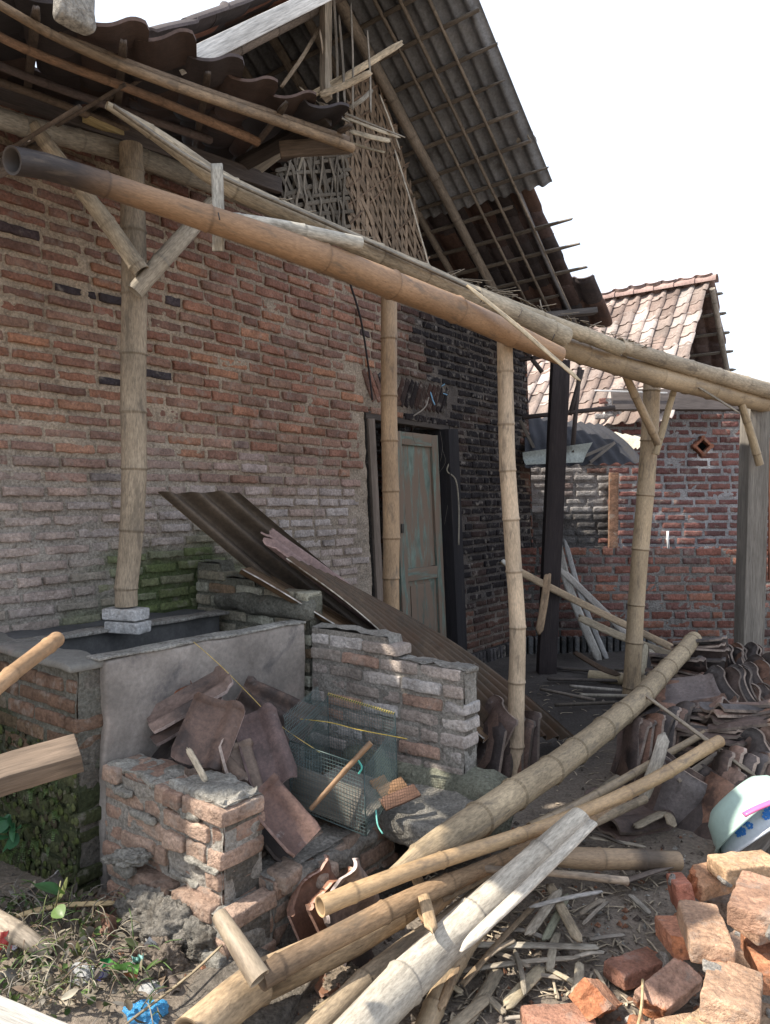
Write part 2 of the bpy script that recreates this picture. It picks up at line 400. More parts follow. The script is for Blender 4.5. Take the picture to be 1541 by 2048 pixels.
def tile_field(m, fn, A, D, pa=.205, pd=.25, cols=((.2, .11, .08),), seed=0, keep=None, jit=.012, sc=1.0, geos=None):
    """rows of overlapping pantiles over a surface fn(a,d)->point (d runs down the slope)"""
    r = random.Random(seed); e = 1e-3
    nd_ = int((D[1]-D[0])/pd); na = int((A[1]-A[0])/pa)
    for j in range(nd_, -1, -1):
        for i in range(na+1):
            a = A[0]+i*pa; d = D[0]+j*pd
            if keep is not None and not keep(a, d): continue
            p = fn(a, d); da = unit(fn(a+e, d)-p); dd = unit(fn(a, d+e)-p); nn = unit(np.cross(dd, da)); 
            if nn[2] < 0: nn = -nn
            y = -dd; x = np.cross(y, nn)
            th = .05+r.uniform(-.03, .03); y2 = unit(y-nn*th); n2 = unit(np.cross(x, y2))
            if n2@nn < 0: n2 = -n2
            rot = r.uniform(-.04, .04); x2 = unit(x+y2*rot); y2 = unit(y2-x*rot)
            c = p+nn*(.03+r.uniform(-.004, .006))+x*r.uniform(-jit, jit)+y*r.uniform(-jit, jit)
            k = cols[r.randrange(len(cols))]; q = r.uniform(.8, 1.2)
            put_tile(m, c, (x2, y2, n2), r.randrange(5), tuple(np.array(k)*q), sc, None, geos[r.randrange(5)] if geos else None)

# ================================================================== GROUND
def ground_h(x, y):
    x = np.asarray(x, float); y = np.asarray(y, float)
    h = (fbm(nz(x*1.3, y*1.3, 0), 4, 1)-.5)*.09+(fbm(nz(x*9, y*9, 2), 3, 4)-.5)*.022
    near = sstep(14, 8, np.hypot(x, y-3))
    lf = sstep(-.1, -.9, x)*sstep(3.2, 2.2, y)*.07      # litter bank at the left foreground
    return h*near+lf
def axis(a, b, st, far):
    c = list(np.arange(a, b, st)); s = st; q = b
    while q < far: c.append(q); s *= 1.25; q += s
    s = st; q = a-st
    while q > -far: c.insert(0, q); s *= 1.25; q -= s
    return np.array(c)
gx, gy = axis(-2.2, 4.2, .04, 150), axis(1.2, 8.4, .04, 150)
XX, YY = np.meshgrid(gx, gy, indexing='ij'); ZZ = ground_h(XX, YY)
sp = (XX-W0[0])*n[0]+(YY-W0[1])*n[1]; upr = (XX-W0[0])*w[0]+(YY-W0[1])*w[1]
ash = sstep(2.1, 1.5, sp)*sstep(1.6, 2.4, upr)
base = np.array([.235, .195, .155]); dk = np.array([.075, .065, .058])
nn_ = fbm(nz(XX*3, YY*3, 5), 3, 8)[..., None]
gc = base*(.8+.4*nn_)*(1-ash[..., None])+dk*(.7+.6*nn_)*ash[..., None]
na, nb = XX.shape; f = [(i*nb+j, (i+1)*nb+j, (i+1)*nb+j+1, i*nb+j+1) for i in range(na-1) for j in range(nb-1)]
g = M(); g.add(np.stack([XX, YY, ZZ], -1), f, gc)
gm = g.mesh("ground", SOIL); go = bpy.data.objects.new("ground", gm); link(go, kind="structure", label="packed grey brown earth of the yard", cat="ground")
def GZ(px, py, dz=0.0):
    p = Z(px, py, dz); q = Z(px, py, dz+float(ground_h(p[0], p[1]))); return q
def gh(p): return float(ground_h(p[0], p[1]))

# ================================================================== THE BRICK HOUSE
house = thing("brick_house", "old red brick house with soot-blackened corner, woven bamboo gable and broken tiled roof", "house", WS(2.0, 0, 0))
PAL = np.array([(.25, .11, .08), (.28, .13, .09), (.33, .155, .10), (.21, .105, .08), (.38, .18, .105), (.17, .10, .085), (.26, .165, .125), (.29, .175, .135)])
def wall_brick_col(u, z, r):
    c = (PAL[r.randrange(len(PAL))]*.65+np.array([.29, .165, .11])*.35)*r.uniform(.86, 1.12)
    big = float(fbm(nz(u*.8+4, z*.8, 9), 3, 71)); c = c*(.75+.5*big)
    if r.random() < .035: c = np.array([.06, .05, .055])
    nn = float(fbm(nz(u*1.7, z*1.7, 3), 4, 21)); n2 = float(fbm(nz(u*5, z*5, 3), 3, 33))
    # wall top a bit purplish and darker
    t = sstep(2.3, 3.1, z)*.45; c = c*(1-t)+np.array([.16, .085, .075])*t
    # dusty greyed band low down, pale lime stains
    gr = sstep(1.8, 1.2, z+(nn-.5)*.9)*sstep(3.2, 2.7, u)*.86
    c = c*(1-gr)+np.array([.40, .34, .305])*gr
    ww = sstep(.52, .66, nn+.25*math.exp(-((z-1.4)/.28)**2)-.08)*sstep(2.0, 1.6, z)*sstep(2.8, 2.3, u)*.6
    if r.random() < .75: c = c*(1-ww)+np.array([.46, .42, .40])*ww
    mo = moss_f(u, z, n2)*r.uniform(.75, 1); c = c*(1-mo)+np.array([.085, .12, .03])*mo*1.15
    s = soot_f(u, z, nn, n2); c = c*(1-s)+np.array([.012, .011, .013])*s
    return c
def moss_f(u, z, n2):
    a = np.exp(-((u-.80)/.50)**4)*sstep(1.28, 1.05, z+(n2-.5)*.5)
    b = sstep(.2, -.3, u)*sstep(.98, .75, z+(n2-.5)*.3)*.8
    c = np.exp(-((u-.2)/.4)**2)*sstep(.95, .8, z+(n2-.5)*.3)*.8
    return np.clip(np.maximum(np.maximum(a, b), c)*sstep(.28, .46, n2+.14), 0, .93)
def soot_f(u, z, nn, n2):
    e = 3.22+.12*np.clip(2.1-z, -1.5, 1)+(nn-.5)*.7        # edge drifts left with height
    e = np.where(z > 2.0, 3.0+(nn-.5)*1.5, e)
    s = sstep(e-.40, e+.55, u)
    s = s*(.62+.38*sstep(.25, .75, z+(n2-.5)*.7))*(1-.5*sstep(4.98, 5.2, u+(n2-.5)*.5))
    return np.clip(s*(1.04-.18*sstep(.6, .75, n2)), 0, .98)
def mortar_col(u, z):
    nn = fbm(nz(u*1.7, z*1.7, 3), 4, 21); n2 = fbm(nz(u*5, z*5, 3), 3, 33)
    tan = np.array([.46, .365, .27]); gry = np.array([.36, .325, .285]); dkt = np.array([.32, .255, .195])
    t = sstep(1.9, 1.2, z+(nn-.5)*.6)[..., None]; c = tan*(1-t)+gry*t
    q = (sstep(.5, 1.6, u)*.75)[..., None]; c = c*(1-q)+dkt*q
    mo = moss_f(u, z, n2)[..., None]; c = c*(1-mo)+np.array([.075, .105, .035])*mo
    s = soot_f(u, z, nn, n2)[..., None]*.93; c = c*(1-s)+np.array([.066, .058, .056])*s
    return c
DOOR = (2.50, 3.62, 2.10)
def in_door(u, z): return DOOR[0]-.02 < u < DOOR[1]+.02 and z < DOOR[2]+.02
def wall_top(u): return 3.28+.05*math.sin(u*3)
def brick_face(m, fr, uc, zc, L, H, r, col, s0=0.0, k=(7, 3), tilt=0.0, ang=0.0, amp=.004):
    ch = .0035; xs = np.concatenate([[-L/2, -L/2], np.linspace(-L/2+ch, L/2-ch, k[0]), [L/2, L/2]]); zs = np.concatenate([[-H/2, -H/2], np.linspace(-H/2+ch, H/2-ch, k[1]), [H/2, H/2]])
    a, b = np.meshgrid(xs, zs, indexing='ij'); na, nb = a.shape
    dep = np.full(a.shape, 0.0); dep[0, :] = dep[-1, :] = -.035; dep[:, 0] = dep[:, -1] = -.035
    e = np.zeros(a.shape); e[1, :] = e[-2, :] = 1; e[:, 1] = e[:, -2] = 1; e[0, :] = e[-1, :] = 0; e[:, 0] = e[:, -1] = 0
    dep = dep-e*.0035
    sd = r.uniform(0, 99); q = nz(a*42+sd, b*42, sd); dn = fbm(q, 3, 3)-.5
    a2 = a+(fbm(nz(a*18+sd, b*40, 1), 3, 5)-.5)*.013; b2 = b+(fbm(nz(a*34+sd, b*30, 7), 3, 6)-.5)*.014
    if ang: a2, b2 = a2*math.cos(ang)-b2*math.sin(ang), a2*math.sin(ang)+b2*math.cos(ang)
    S = s0+dep+np.where(dep > -.02, dn*2*amp, 0)+a*tilt
    f = [(i*nb+j, (i+1)*nb+j, (i+1)*nb+j+1, i*nb+j+1) for i in range(na-1) for j in range(nb-1)]
    cc = np.asarray(col)[None, None]*(1+.3*(fbm(nz(a*12+sd, b*20, 3), 2, 9)[..., None]-.5))
    m.add(fr(uc+a2, S, zc+b2), f, cc)
def brick_sheet(m, fr, U, Zr, pitch, bl, r, colf, mcolf, skip=lambda u, z: False, top=None, gap=.019, sj=.007, mres=.022, mdep=-.008, mamp=.012, k=(9, 4), wob=.012, mback=-.25, gapf=None):
    z = Zr[0]+pitch/2; row = 0
    def wobf(u, zz): return (float(vnoise(nz(u*.9, zz*.8, 4), 3))-.5)*wob*2
    while z < Zr[1]:
        u = U[0]-r.uniform(0, bl)*(1 if row % 2 else .5)
        while u < U[1]:
            L = bl*r.uniform(.86, 1.08)*(0.5 if r.random() < .10 else 1); uc = u+L/2
            zt = top(uc) if top else Zr[1]
            uu0, uu1 = max(u, U[0]), min(u+L, U[1])
            if uu1-uu0 > .03 and z < zt and not skip(uu0, z) and not skip(uu1, z) and not skip((uu0+uu1)/2, z):
                H = (pitch-(gapf(uc) if gapf else gap))*r.uniform(.86, 1.1); uc = (uu0+uu1)/2
                brick_face(m, fr, uc, z+wobf(uc, z), uu1-uu0-gap*.5*r.uniform(.6, 1.4), H, r, colf(uc, z, r), r.uniform(-sj, sj), k, r.uniform(-.02, .02), r.uniform(-.012, .012))
            u += L+gap*.6
        z += pitch; row += 1
    us = np.arange(U[0], U[1]+mres, mres); us[-1] = U[1]; zs = np.arange(Zr[0], Zr[1]+mres, mres)
    a, b = np.meshgrid(us, zs, indexing='ij'); na, nb = a.shape
    if top is not None: tt = np.array([top(x) for x in us])[:, None]; b = np.minimum(b, tt)
    S = mdep+(fbm(nz(a*11, b*15, 0), 4, 14)-.5)*2*mamp+(vnoise(nz(a*40, b*40, 2), 6)-.5)*.006
    f = []
    for i in range(na-1):
        for j in range(nb-1):
            if skip(a[i, j]+mres/2, b[i, j]+mres/2) and skip(a[i, j], b[i, j]) : continue
            f.append((i*nb+j, (i+1)*nb+j, (i+1)*nb+j+1, i*nb+j+1))
    m.add(fr(a, S, b), f, mcolf(a, b), None, 1)
U1 = 5.12
hw = M(); rw = random.Random(5)
def herr(u, z): return 2.52 < u < 3.60 and 2.16 < z < 2.44
brick_sheet(hw, W, (-1.6, U1), (-.05, 3.34), .0690, .222, rw, wall_brick_col, mortar_col,
            skip=lambda u, z: in_door(u, z) or herr(u, z), top=wall_top, gap=.020, sj=.008, mdep=-.0125, mamp=.0155, mres=.018, wob=.022, gapf=lambda u: .031-.009*float(sstep(.3, 1.4, u)))
for i in range(17):     # slanted brick lintel over the door
    uc = 2.56+i*.0635; sgn = -1 if i < 6 else 1
    brick_face(hw, W, uc, 2.30, .24, .048, rw, wall_brick_col(uc+.1, 2.3, rw)*.8, -.004, (7, 3), 0, math.radians(90-sgn*28), .004)
a, b = np.meshgrid(np.linspace(2.50, 3.62, 40), np.linspace(2.13, 2.47, 14), indexing='ij')
hw.add(W(a, -.012+(vnoise(nz(a*20, b*20, 0), 3)-.5)*.012, b), [(i*14+j, i*14+14+j, i*14+15+j, i*14+1+j) for i in range(39) for j in range(13)], mortar_col(a, b)*.8, None, 1)
# thickness of the wall, door reveals, return wall round the corner, back wall
def slabq(m, q, col, mi=1): m.add(np.array(q), [(0, 1, 2, 3)], col, None, mi)
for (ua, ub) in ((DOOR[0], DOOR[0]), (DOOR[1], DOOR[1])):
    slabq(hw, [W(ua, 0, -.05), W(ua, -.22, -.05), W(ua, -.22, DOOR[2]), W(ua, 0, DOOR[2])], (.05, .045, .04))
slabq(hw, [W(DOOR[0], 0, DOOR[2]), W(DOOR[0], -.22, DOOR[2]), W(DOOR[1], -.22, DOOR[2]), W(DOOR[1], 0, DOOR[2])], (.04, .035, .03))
slabq(hw, [W(-1.6, 0, 3.29), W(U1, 0, 3.25), W(U1, -.22, 3.25), W(-1.6, -.22, 3.29)], (.2, .16, .12))
slabq(hw, [W(-1.6, -.22, 0), W(DOOR[0], -.22, 0), W(DOOR[0], -.22, 3.3), W(-1.6, -.22, 3.3)], (.12, .1, .09))
slabq(hw, [W(DOOR[1], -.22, 0), W(U1, -.22, 0), W(U1, -.22, 3.3), W(DOOR[1], -.22, 3.3)], (.12, .1, .09))
slabq(hw, [W(DOOR[0], -.22, DOOR[2]), W(DOOR[1], -.22, DOOR[2]), W(DOOR[1], -.22, 3.3), W(DOOR[0], -.22, 3.3)], (.12, .1, .09))
part("wall", hw, [BRICK, MORTAR], house)
# soldier course plinth at the foot of the sooty part
pl = M()
u = 3.75
while u < 5.05:
    brick_face(pl, W, u, .03, .045, .17, rw, np.array([.05, .045, .045])*rw.uniform(.5, 2.0), .035, (3, 5), 0, 0, .004); u += .062
a, b = np.meshgrid(np.linspace(3.7, 5.12, 50), np.linspace(-.06, .13, 8), indexing='ij')
pl.add(W(a, .015+(vnoise(nz(a*20, b*20, 0), 3)-.5)*.014, b), [(i*8+j, i*8+8+j, i*8+9+j, i*8+1+j) for i in range(49) for j in range(7)], (.05, .045, .043), None, 1)
part("plinth", pl, [BRICK, MORTAR], house)
sw = M(); rs = random.Random(9)
def fr_side(u, s, z):      # corner return, running back along -n
    u = np.asarray(u, float); return W(U1+np.asarray(s, float)+.0*u, -u, z)
brick_sheet(sw, fr_side, (0.0, 4.2), (-.05, 3.2), .0715, .235, rs, lambda u, z, r: PAL[r.randrange(8)]*.6, lambda a, b: np.full(a.shape+(3,), .16), k=(3, 2), mres=.1)
slabq(sw, [W(-1.6, -4.2, 0), W(U1, -4.2, 0), W(U1, -4.2, 3.3), W(-1.6, -4.2, 3.3)], (.2, .14, .1))
slabq(sw, [W(-1.6, 0, 0), W(-1.6, -4.2, 0), W(-1.6, -4.2, 3.3), W(-1.6, 0, 3.3)], (.2, .14, .1))
part("side_wall", sw, [BRICK, MORTAR], house)

# ---- door
door = bpy.data.objects.new("door", None); door.location = Vector(W(3.05, -.05, 0)-np.array(house.location)); link(door, house)
fr_m = M(); chc = (.022, .020, .022)
def wplank(m, ua, za, ub, zb, s, wd, th, col, seed=0, k=8, amp=.0015):
    A, B = W(ua, s, za), W(ub, s, zb); plank(m, A, B, wd, th, n, col, seed, k, amp)
wplank(fr_m, 2.56, 0, 2.56, 2.06, -.045, .075, .10, (.17, .135, .11), 1)
wplank(fr_m, 3.56, 0, 3.56, 2.06, -.0, .15, .15, chc, 2)
wplank(fr_m, 2.50, 2.085, 3.62, 2.085, -.055, .06, .10, (.07, .058, .05), 3)
part("door_frame", fr_m, WOOD, door, "weathered left jamb, charred black right jamb")
def leaf(name, u0, u1, z0, z1, s0, s1, label, holes):
    m = M(); tl = (.15, .19, .16)
    def q(ua, za, ub, zb, wd, th, ds, seed, col=tl):
        def pos(uu, zz): t = (uu-u0)/(u1-u0); return W(uu, s0+(s1-s0)*t+ds, zz)
        A, B = pos(ua, za), pos(ub, zb); nn = unit(np.cross(pos(u1, z0)-pos(u0, z0), up)); nn = nn if nn@n > 0 else -nn
        plank(m, A, B, wd, th, nn, col, seed, 10, .0012)
    wd = .085
    q(u0+wd/2, z0, u0+wd/2, z1, wd, .035, 0, 1); q(u1-wd/2, z0, u1-wd/2, z1, wd, .035, 0, 2)
    for i, zz in enumerate((z0+.05, z0+.62, z1-.05)): q(u0+wd, zz, u1-wd, zz, .10, .032, 0, 3+i)
    pw = (u1-u0-2*wd)
    q((u0+u1)/2, z0+.09, (u0+u1)/2, z0+.58, pw, .014, -.012, 8); q((u0+u1)/2, z0+.66, (u0+u1)/2, z1-.09, pw, .014, -.012, 9)
    q((u0+u1)/2, z0+.13, (u0+u1)/2, z0+.54, pw-.09, .016, -.004, 10, (.12, .14, .115))
    return part(name, m, PAINT, door, label)
l1 = leaf("door_leaf", 2.88, 3.44, .26, 2.0, -.05, -.02, "right leaf, bare wood with flaking turquoise paint", None)
leaf("door_leaf", 2.62, 2.80, .26, 2.0, -.04, -.30, "left leaf, swung inwards", None)
lk = M(); rockbox(lk, W(2.915, -.025, 1.25), (w, n, up), (.03, .012, .07), (1, 1, 1), .003, .0005, 30, 1, (.04, .035, .03)); part("latch", lk, METAL, l1)

# ---- roof planes
TH = math.radians(35.5); uA, zA = 2.0325, 4.9457
A0 = WS(uA, 0, zA)
dR = w*math.cos(TH)-up*math.sin(TH); nR = unit(np.cross(n, dR)); nR = nR if nR[2] > 0 else -nR
TL = math.radians(41.2); dL = -w*math.cos(TL)-up*math.sin(TL); A1 = WS(uA, 0, 4.89); nL = unit(np.cross(n, dL)); nL = nL if nL[2] > 0 else -nL
def sag(s, d): return (float(vnoise(nz(s*1.1, d*1.1, 0), 2))-.5)*.05
def roofR(a, d): return A0+n*a+dR*d+nR*(sag(a, d)+.06)
def roofL(a, d): return A1+n*a+dL*d+nL*(sag(a+9, d)+.06)
rt = M()
TC = ((.065, .055, .055), (.085, .06, .056), (.06, .052, .053), (.12, .075, .06), (.08, .066, .066))
def keepR(a, d):
    if d < 1.65 and a > -1.2: return False
    edge = .64+(.22 if d > 2.75 else 0)
    return a < edge
tile_field(rt, roofR, (-3.9, .86), (-.02, 3.45), cols=TC, seed=3, keep=keepR)
roof = part("roof", rt, ROOFT, house, "right slope with dark clay tiles")
def corrugated(m, c00, c10, c01, c11, waves, amp, col, th=.006, nl=10, bend=0.0, seed=0, ragged=0.0, ppw=8, edgecol=None):
    """corrugated sheet: width runs c00->c10, length c00->c01"""
    c00, c10, c01, c11 = [np.asarray(q, float) for q in (c00, c10, c01, c11)]
    na = waves*ppw+1; a = np.linspace(0, 1, na); b = np.linspace(0, 1, nl+1); a, b = np.meshgrid(a, b, indexing='ij')
    rg = ragged*(fbm(nz(a*9+seed, a*0, seed), 3, seed)-.5)
    bb = b+rg*(1-b)*(1-b)
    p = (c00*(1-a[..., None])+c10*a[..., None])*(1-bb[..., None])+(c01*(1-a[..., None])+c11*a[..., None])*bb[..., None]
    nn = unit(np.cross(c10-c00, c01-c00)); nn = nn if nn[2] > 0 else -nn
    ph = 2*np.pi*waves*a+seed
    off = amp*np.sin(ph)+bend*np.sin(np.pi*bb)+.01*(fbm(nz(a*3, bb*3, seed), 3, seed)-.5)*2
    nb = nl+1; N = na*nb; v = []
    for sg in (1, -1): v.append((p+nn*(off+sg*th/2)[..., None]).reshape(-1, 3))
    f = []
    for i in range(na-1):
        for j in range(nl):
            q = i*nb+j; f.append((q, q+nb, q+nb+1, q+1)); f.append((N+q, N+q+1, N+q+nb+1, N+q+nb))
    ring = [i*nb for i in range(na)]+[(na-1)*nb+j for j in range(1, nb)]+[i*nb+nb-1 for i in range(na-2, -1, -1)]+[j for j in range(nb-2, 0, -1)]
    k = len(ring); ev = np.concatenate([v[0][ring], v[1][ring]]); 
    for q in range(k): f.append((2*N+q, 2*N+(q+1) % k, 2*N+k+(q+1) % k, 2*N+k+q))
    ec = np.array(edgecol if edgecol is not None else np.array(col)*1.3)
    cc = np.concatenate([np.tile(np.array(col), (2*N, 1)), np.tile(ec, (2*k, 1))])
    m.add(np.concatenate(v+[ev]), f, cc); return m
cr = M(); RO = .035
corrugated(cr, A0+n*.925-dR*.05+nR*RO, A0+n*-1.3-dR*.05+nR*RO, A0+n*.925+dR*1.86+nR*RO, A0+n*-1.3+dR*1.86+nR*RO, 20, .022, (.20, .205, .215), .007, 8, 0, 1, .01)
part("corrugated_sheet", cr, ASB, roof, "grey corrugated sheeting on the upper half of the slope")
lf = M(); tile_field(lf, roofL, (-3.9, .80), (.0, 3.4), cols=TC+((.27, .13, .09),), seed=8, keep=lambda a, d: d < 2.3 or a < -.1)
roofl = part("roof", lf, ROOFT, house, "left slope with brown clay tiles")
# fascia of the left slope, ridge tiles, rafters, battens
fm = M(); plank(fm, A1+n*.86+dL*.0-nL*.03, A1+n*.86+dL*2.5-nL*.03, .075, .025, n, (.66, .64, .60), 4, 12, .002); part("fascia", fm, WOOD, roofl)
rf = random.Random(31)
for i, (s, r0) in enumerate([(.08, .040), (.30, .012), (.47, .013), (.66, .011), (-.25, .03), (-.6, .03), (-1.0, .03), (-1.6, .03)]):
    m = M(); ro_ = .05 if i == 0 else .018; bamboo(m, [A0+n*(s-.02)-dR*.0-nR*ro_, A0+n*s+dR*1.5-nR*ro_, A0+n*(s+.01)+dR*3.3-nR*ro_], [r0*1.1, r0, r0*.9], (.25, .21, .17), .33, 40+i, 10); part("rafter", m, OLDBAM, roof)
for i, (s, r0) in enumerate([(.1, .035), (-.5, .03), (-1.1, .03)]):
    m = M(); bamboo(m, [A1+n*s-nL*.05, A1+n*s+dL*1.5-nL*.06, A1+n*s+dL*3.3-nL*.05], [r0, r0, r0], (.22, .18, .15), .33, 60+i, 10); part("rafter", m, OLDBAM, roofl)
for i in range(15):
    d = .08+i*.235; m = M(); e = .93+rf.uniform(-.03, .05) if d < 1.9 else (.58+rf.uniform(-.02, .04))
    if i in (9, 10, 11): e = .95+rf.uniform(-.05, .08)
    slat(m, [A0+n*-2.5+dR*d-nR*.012, A0+n*-.5+dR*(d+.01)-nR*.02, A0+n*e+dR*(d-.02)-nR*.012], .030, .016, nR, (.20, .17, .14), .1, i); part("batten", m, OLDBAM, roof)
for i in range(13):
    d = .1+i*.245; m = M()
    slat(m, [A1+n*-2.5+dL*d-nL*.01, A1+n*-.5+dL*(d+.01)-nL*.018, A1+n*.84+dL*d-nL*.01], .028, .014, nL, (.16, .13, .11), .1, i); part("batten", m, OLDBAM, roofl)
for i, (s, c) in enumerate([(0, (.30, .26, .21)), (1, (.27, .24, .2))]):      # twin purlin poles carrying the verge
    m = M(); bamboo(m, [Wp(836+10*s, 352+36*s, .0)-n*.6, Wp(880+12*s, 345+22*s, .02), onplane(1062+6*s, 268+12*s, A0+n*.9, n)], [.045, .042, .038], c, .3, 71+i, 10)
    part("purlin", m, OLDBAM, roof)
m = M(); slat(m, [onplane(1090-62, 362, A0+n*.64, n)-nR*.0, A0+n*.655+dR*2.5-nR*.02, A0+n*.66+dR*3.25-nR*.02], .05, .02, n, (.16, .15, .15), .05, 5); part("verge_strip", m, WOOD, roof)
m = M(); plank(m, onplane(1010, 640, A0+n*.3, n), onplane(1192, 622, A0+n*.9, n), .10, .05, up, (.10, .09, .085), 5, 6, .003); part("eave_beam", m, WOOD, roof)
m = M()      # ridge capping
for i in range(16):
    c = A0+n*(.8-i*.29)+up*.10; sweep(m, [c+n*.17, c-n*.17], [.085, .075], 10, (.15, .09, .075), False, arc=(-.2, math.pi+.2), hint=up)
part("ridge_tiles", m, ROOFT, roof)
# gable: king post and torn bamboo weave
m = M(); plank(m, P(652, 205, 4.75), P(652, -60, 4.75), .065, .05, n, (.50, .44, .36), 3, 8, .004, cuts=[((-.38, 0, -.005), (-.9, .35, .2))]); part("king_post", m, WOOD, house, "splintered pale king post of the gable")
wv = M(); rv = random.Random(77)
polyR = [(690, 285), (700, 150), (762, 150), (800, 290), (862, 545), (700, 545)]
polyL = [(548, 345), (575, 300), (640, 270), (690, 280), (690, 480), (640, 470), (560, 440)]
def inside(pl_, x, y):
    c = False; j = len(pl_)-1
    for i in range(len(pl_)):
        xi, yi = pl_[i]; xj, yj = pl_[j]
        if (yi > y) != (yj > y) and x < (xj-xi)*(y-yi)/(yj-yi)+xi: c = not c
        j = i
    return c
polyRu = [UZ(*q, .03) for q in polyR]; polyLu = [UZ(*q, .03) for q in polyL]
def weave(poly, dirs, gap, wdt, s0, col, jit, drop):
    for di, ang in enumerate(dirs):
        d = np.array([math.cos(ang), math.sin(ang)]); e = np.array([-d[1], d[0]]); cen = np.mean(poly, axis=0)
        for k_ in range(-40, 41):
            o = cen+e*(k_*gap+rv.uniform(-jit, jit)*gap); run = []; a2 = ang+rv.uniform(-jit, jit)*.25; d2 = np.array([math.cos(a2), math.sin(a2)])
            for t in np.linspace(-1.6, 1.6, 90):
                q = o+d2*t
                ok = inside(poly, q[0], q[1])
                if ok: run.append(q)
                if (not ok or t > 1.58) and run:
                    if len(run) > 4 and rv.random() > drop:
                        st = run[0]-d2*rv.uniform(0, .05); en = run[-1]+d2*rv.uniform(0, .08); nseg = 7; pts = []
                        for i in range(nseg+1):
                            q2 = st+(en-st)*i/nseg; pts.append(W(q2[0], s0+.006*math.sin(i*2.4+k_*3.14+di*1.57)+rv.uniform(-.004, .004)*(1+jit*3), q2[1]))
                        slat(wv, pts, wdt*rv.uniform(.7, 1.2), .0025, n, np.array(col)*rv.uniform(.65, 1.3), .05, rv.randrange(9999))
                    run = []
weave(polyRu, (math.radians(-52), math.radians(86)), .058, .032, .03, (.235, .175, .125), .05, .02)
weave(polyRu, (math.radians(38),), .085, .014, .034, (.20, .14, .10), .25, .25)
weave(polyLu, (math.radians(24), math.radians(-66)), .055, .032, .05, (.15, .13, .105), .35, .05)
weave(polyLu, (math.radians(80),), .08, .018, .06, (.19, .165, .135), .5, .1)
part("woven_gable", wv, OLDBAM, house, "torn woven bamboo panel in the gable")
st = M()
sticks = [((562, 175), (640, 55), 8, (.45, .38, .3)), ((605, 200), (805, 85), 13, (.62, .52, .38)), ((640, 190), (742, 145), 13, (.6, .5, .37)), ((655, 190), (640, 60), 6, (.5, .42, .33)),
          ((678, 30), (690, 210), 7, (.3, .27, .23)), ((702, 5), (706, 220), 5, (.3, .27, .23)), ((668, -10), (676, 220), 7, (.33, .3, .26)), ((690, 235), (800, 275), 7, (.45, .38, .28)),
          ((700, 262), (780, 282), 12, (.6, .5, .36)), ((640, 205), (810, 275), 6, (.35, .3, .24)), ((735, 60), (742, 225), 5, (.28, .25, .21)), ((640, 210), (700, 245), 5, (.4, .35, .28)),
          ((700, 215), (745, 180), 9, (.36, .33, .28)), ((790, 300), (862, 545), 5, (.42, .36, .28)), ((760, 190), (800, 300), 5, (.4, .34, .26)), ((560, 440), (610, 300), 7, (.3, .27, .22)),
          ((600, 175), (650, 215), 5, (.5, .42, .32)), ((700, 285), (770, 305), 6, (.5, .42, .3)), ((635, 240), (560, 290), 14, (.30, .28, .25))]
for i, (a, b, wd, c) in enumerate(sticks):
    Y = 4.72+.05*math.sin(i*2.3); o = M(); slat(o, [P(*a, Y), P((a[0]+b[0])/2+2, (a[1]+b[1])/2+2, Y), P(*b, Y+.08*math.cos(i))], wd*Y/FPX, .005, n, c, .2, i)
    part("gable_lath", o, OLDBAM, house)

# ================================================================== LEAN-TO ROOF REMNANT
lt = thing("lean_to_roof", "sagging remnant of tiled lean-to roof on bamboo purlins against the house, top left", "roof", WS(0.2, .5, 2.9))
outer = [(-420, -330, 1.55), (-200, -150, 1.85), (0, -35, 2.12), (190, 45, 2.38), (380, 118, 2.8), (560, 188, 3.2), (705, 242, 3.58)]
inner = [(-420, 95, 2.3), (-200, 150, 2.75), (0, 185, 3.22), (200, 235, 3.65), (380, 290, 4.05), (480, 325, 4.3), (560, 318, 4.45)]
OU = np.array(catmull([P(*q) for q in outer], 8)); IN = np.array(catmull([P(*q) for q in inner], 8))
LU = np.concatenate([[0], np.cumsum(np.linalg.norm(np.diff(OU, axis=0), axis=1))])
def curve(C, t):
    t = min(max(t, 0), len(C)-1.001); i = int(t); fr_ = t-i; return C[i]*(1-fr_)+C[i+1]*fr_
LT_T = len(OU)-1; LT_L = LU[-1]
LT_W = 1.25
def ltf(a, d):
    t = a/LT_L*LT_T; o = curve(OU, t); i_ = curve(IN, t); q = d/LT_W; return i_*(1-q)+o*q
lm = M(); tile_field(lm, ltf, (.02, LT_L-.05), (.06, LT_W), cols=((.06, .05, .05), (.085, .06, .052), (.05, .045, .048)), seed=5, jit=.036, geos=TILE_F,
                     keep=lambda a, d: not (d > LT_W-.15 and (int(a*7) % 5 == 2)))
part("roof_tiles", lm, ROOFT, lt)
def lt_off(t): return ltf(t*LT_L, 0)
for i, (l, c) in enumerate([
    ([(-120, -60, 1.9), (130, 82, 2.45), (330, 165, 2.75), (560, 245, 3.35), (705, 296, 3.75)], (.27, .19, .12)),
    ([(-160, -10, 1.95), (60, 102, 2.5), (290, 190, 2.95), (515, 283, 3.6)], (.26, .16, .10)),
    ([(-160, 60, 2.1), (20, 140, 2.6), (170, 195, 3.0), (420, 280, 3.75)], (.13, .10, .09)),
    ([(-160, 110, 2.3), (45, 180, 2.8), (140, 215, 3.1), (330, 290, 3.7)], (.16, .12, .09)),
    ([(120, 70, 2.5), (330, 152, 2.8), (560, 232, 3.4), (690, 276, 3.75)], (.24, .18, .13))]):
    m = M(); p_, r_ = YL([(a, b, c_, 19-1.2*i) for a, b, c_ in l]); bamboo(m, p_, r_, c, .3, 80+i, 10); part("purlin", m, OLDBAM, lt)
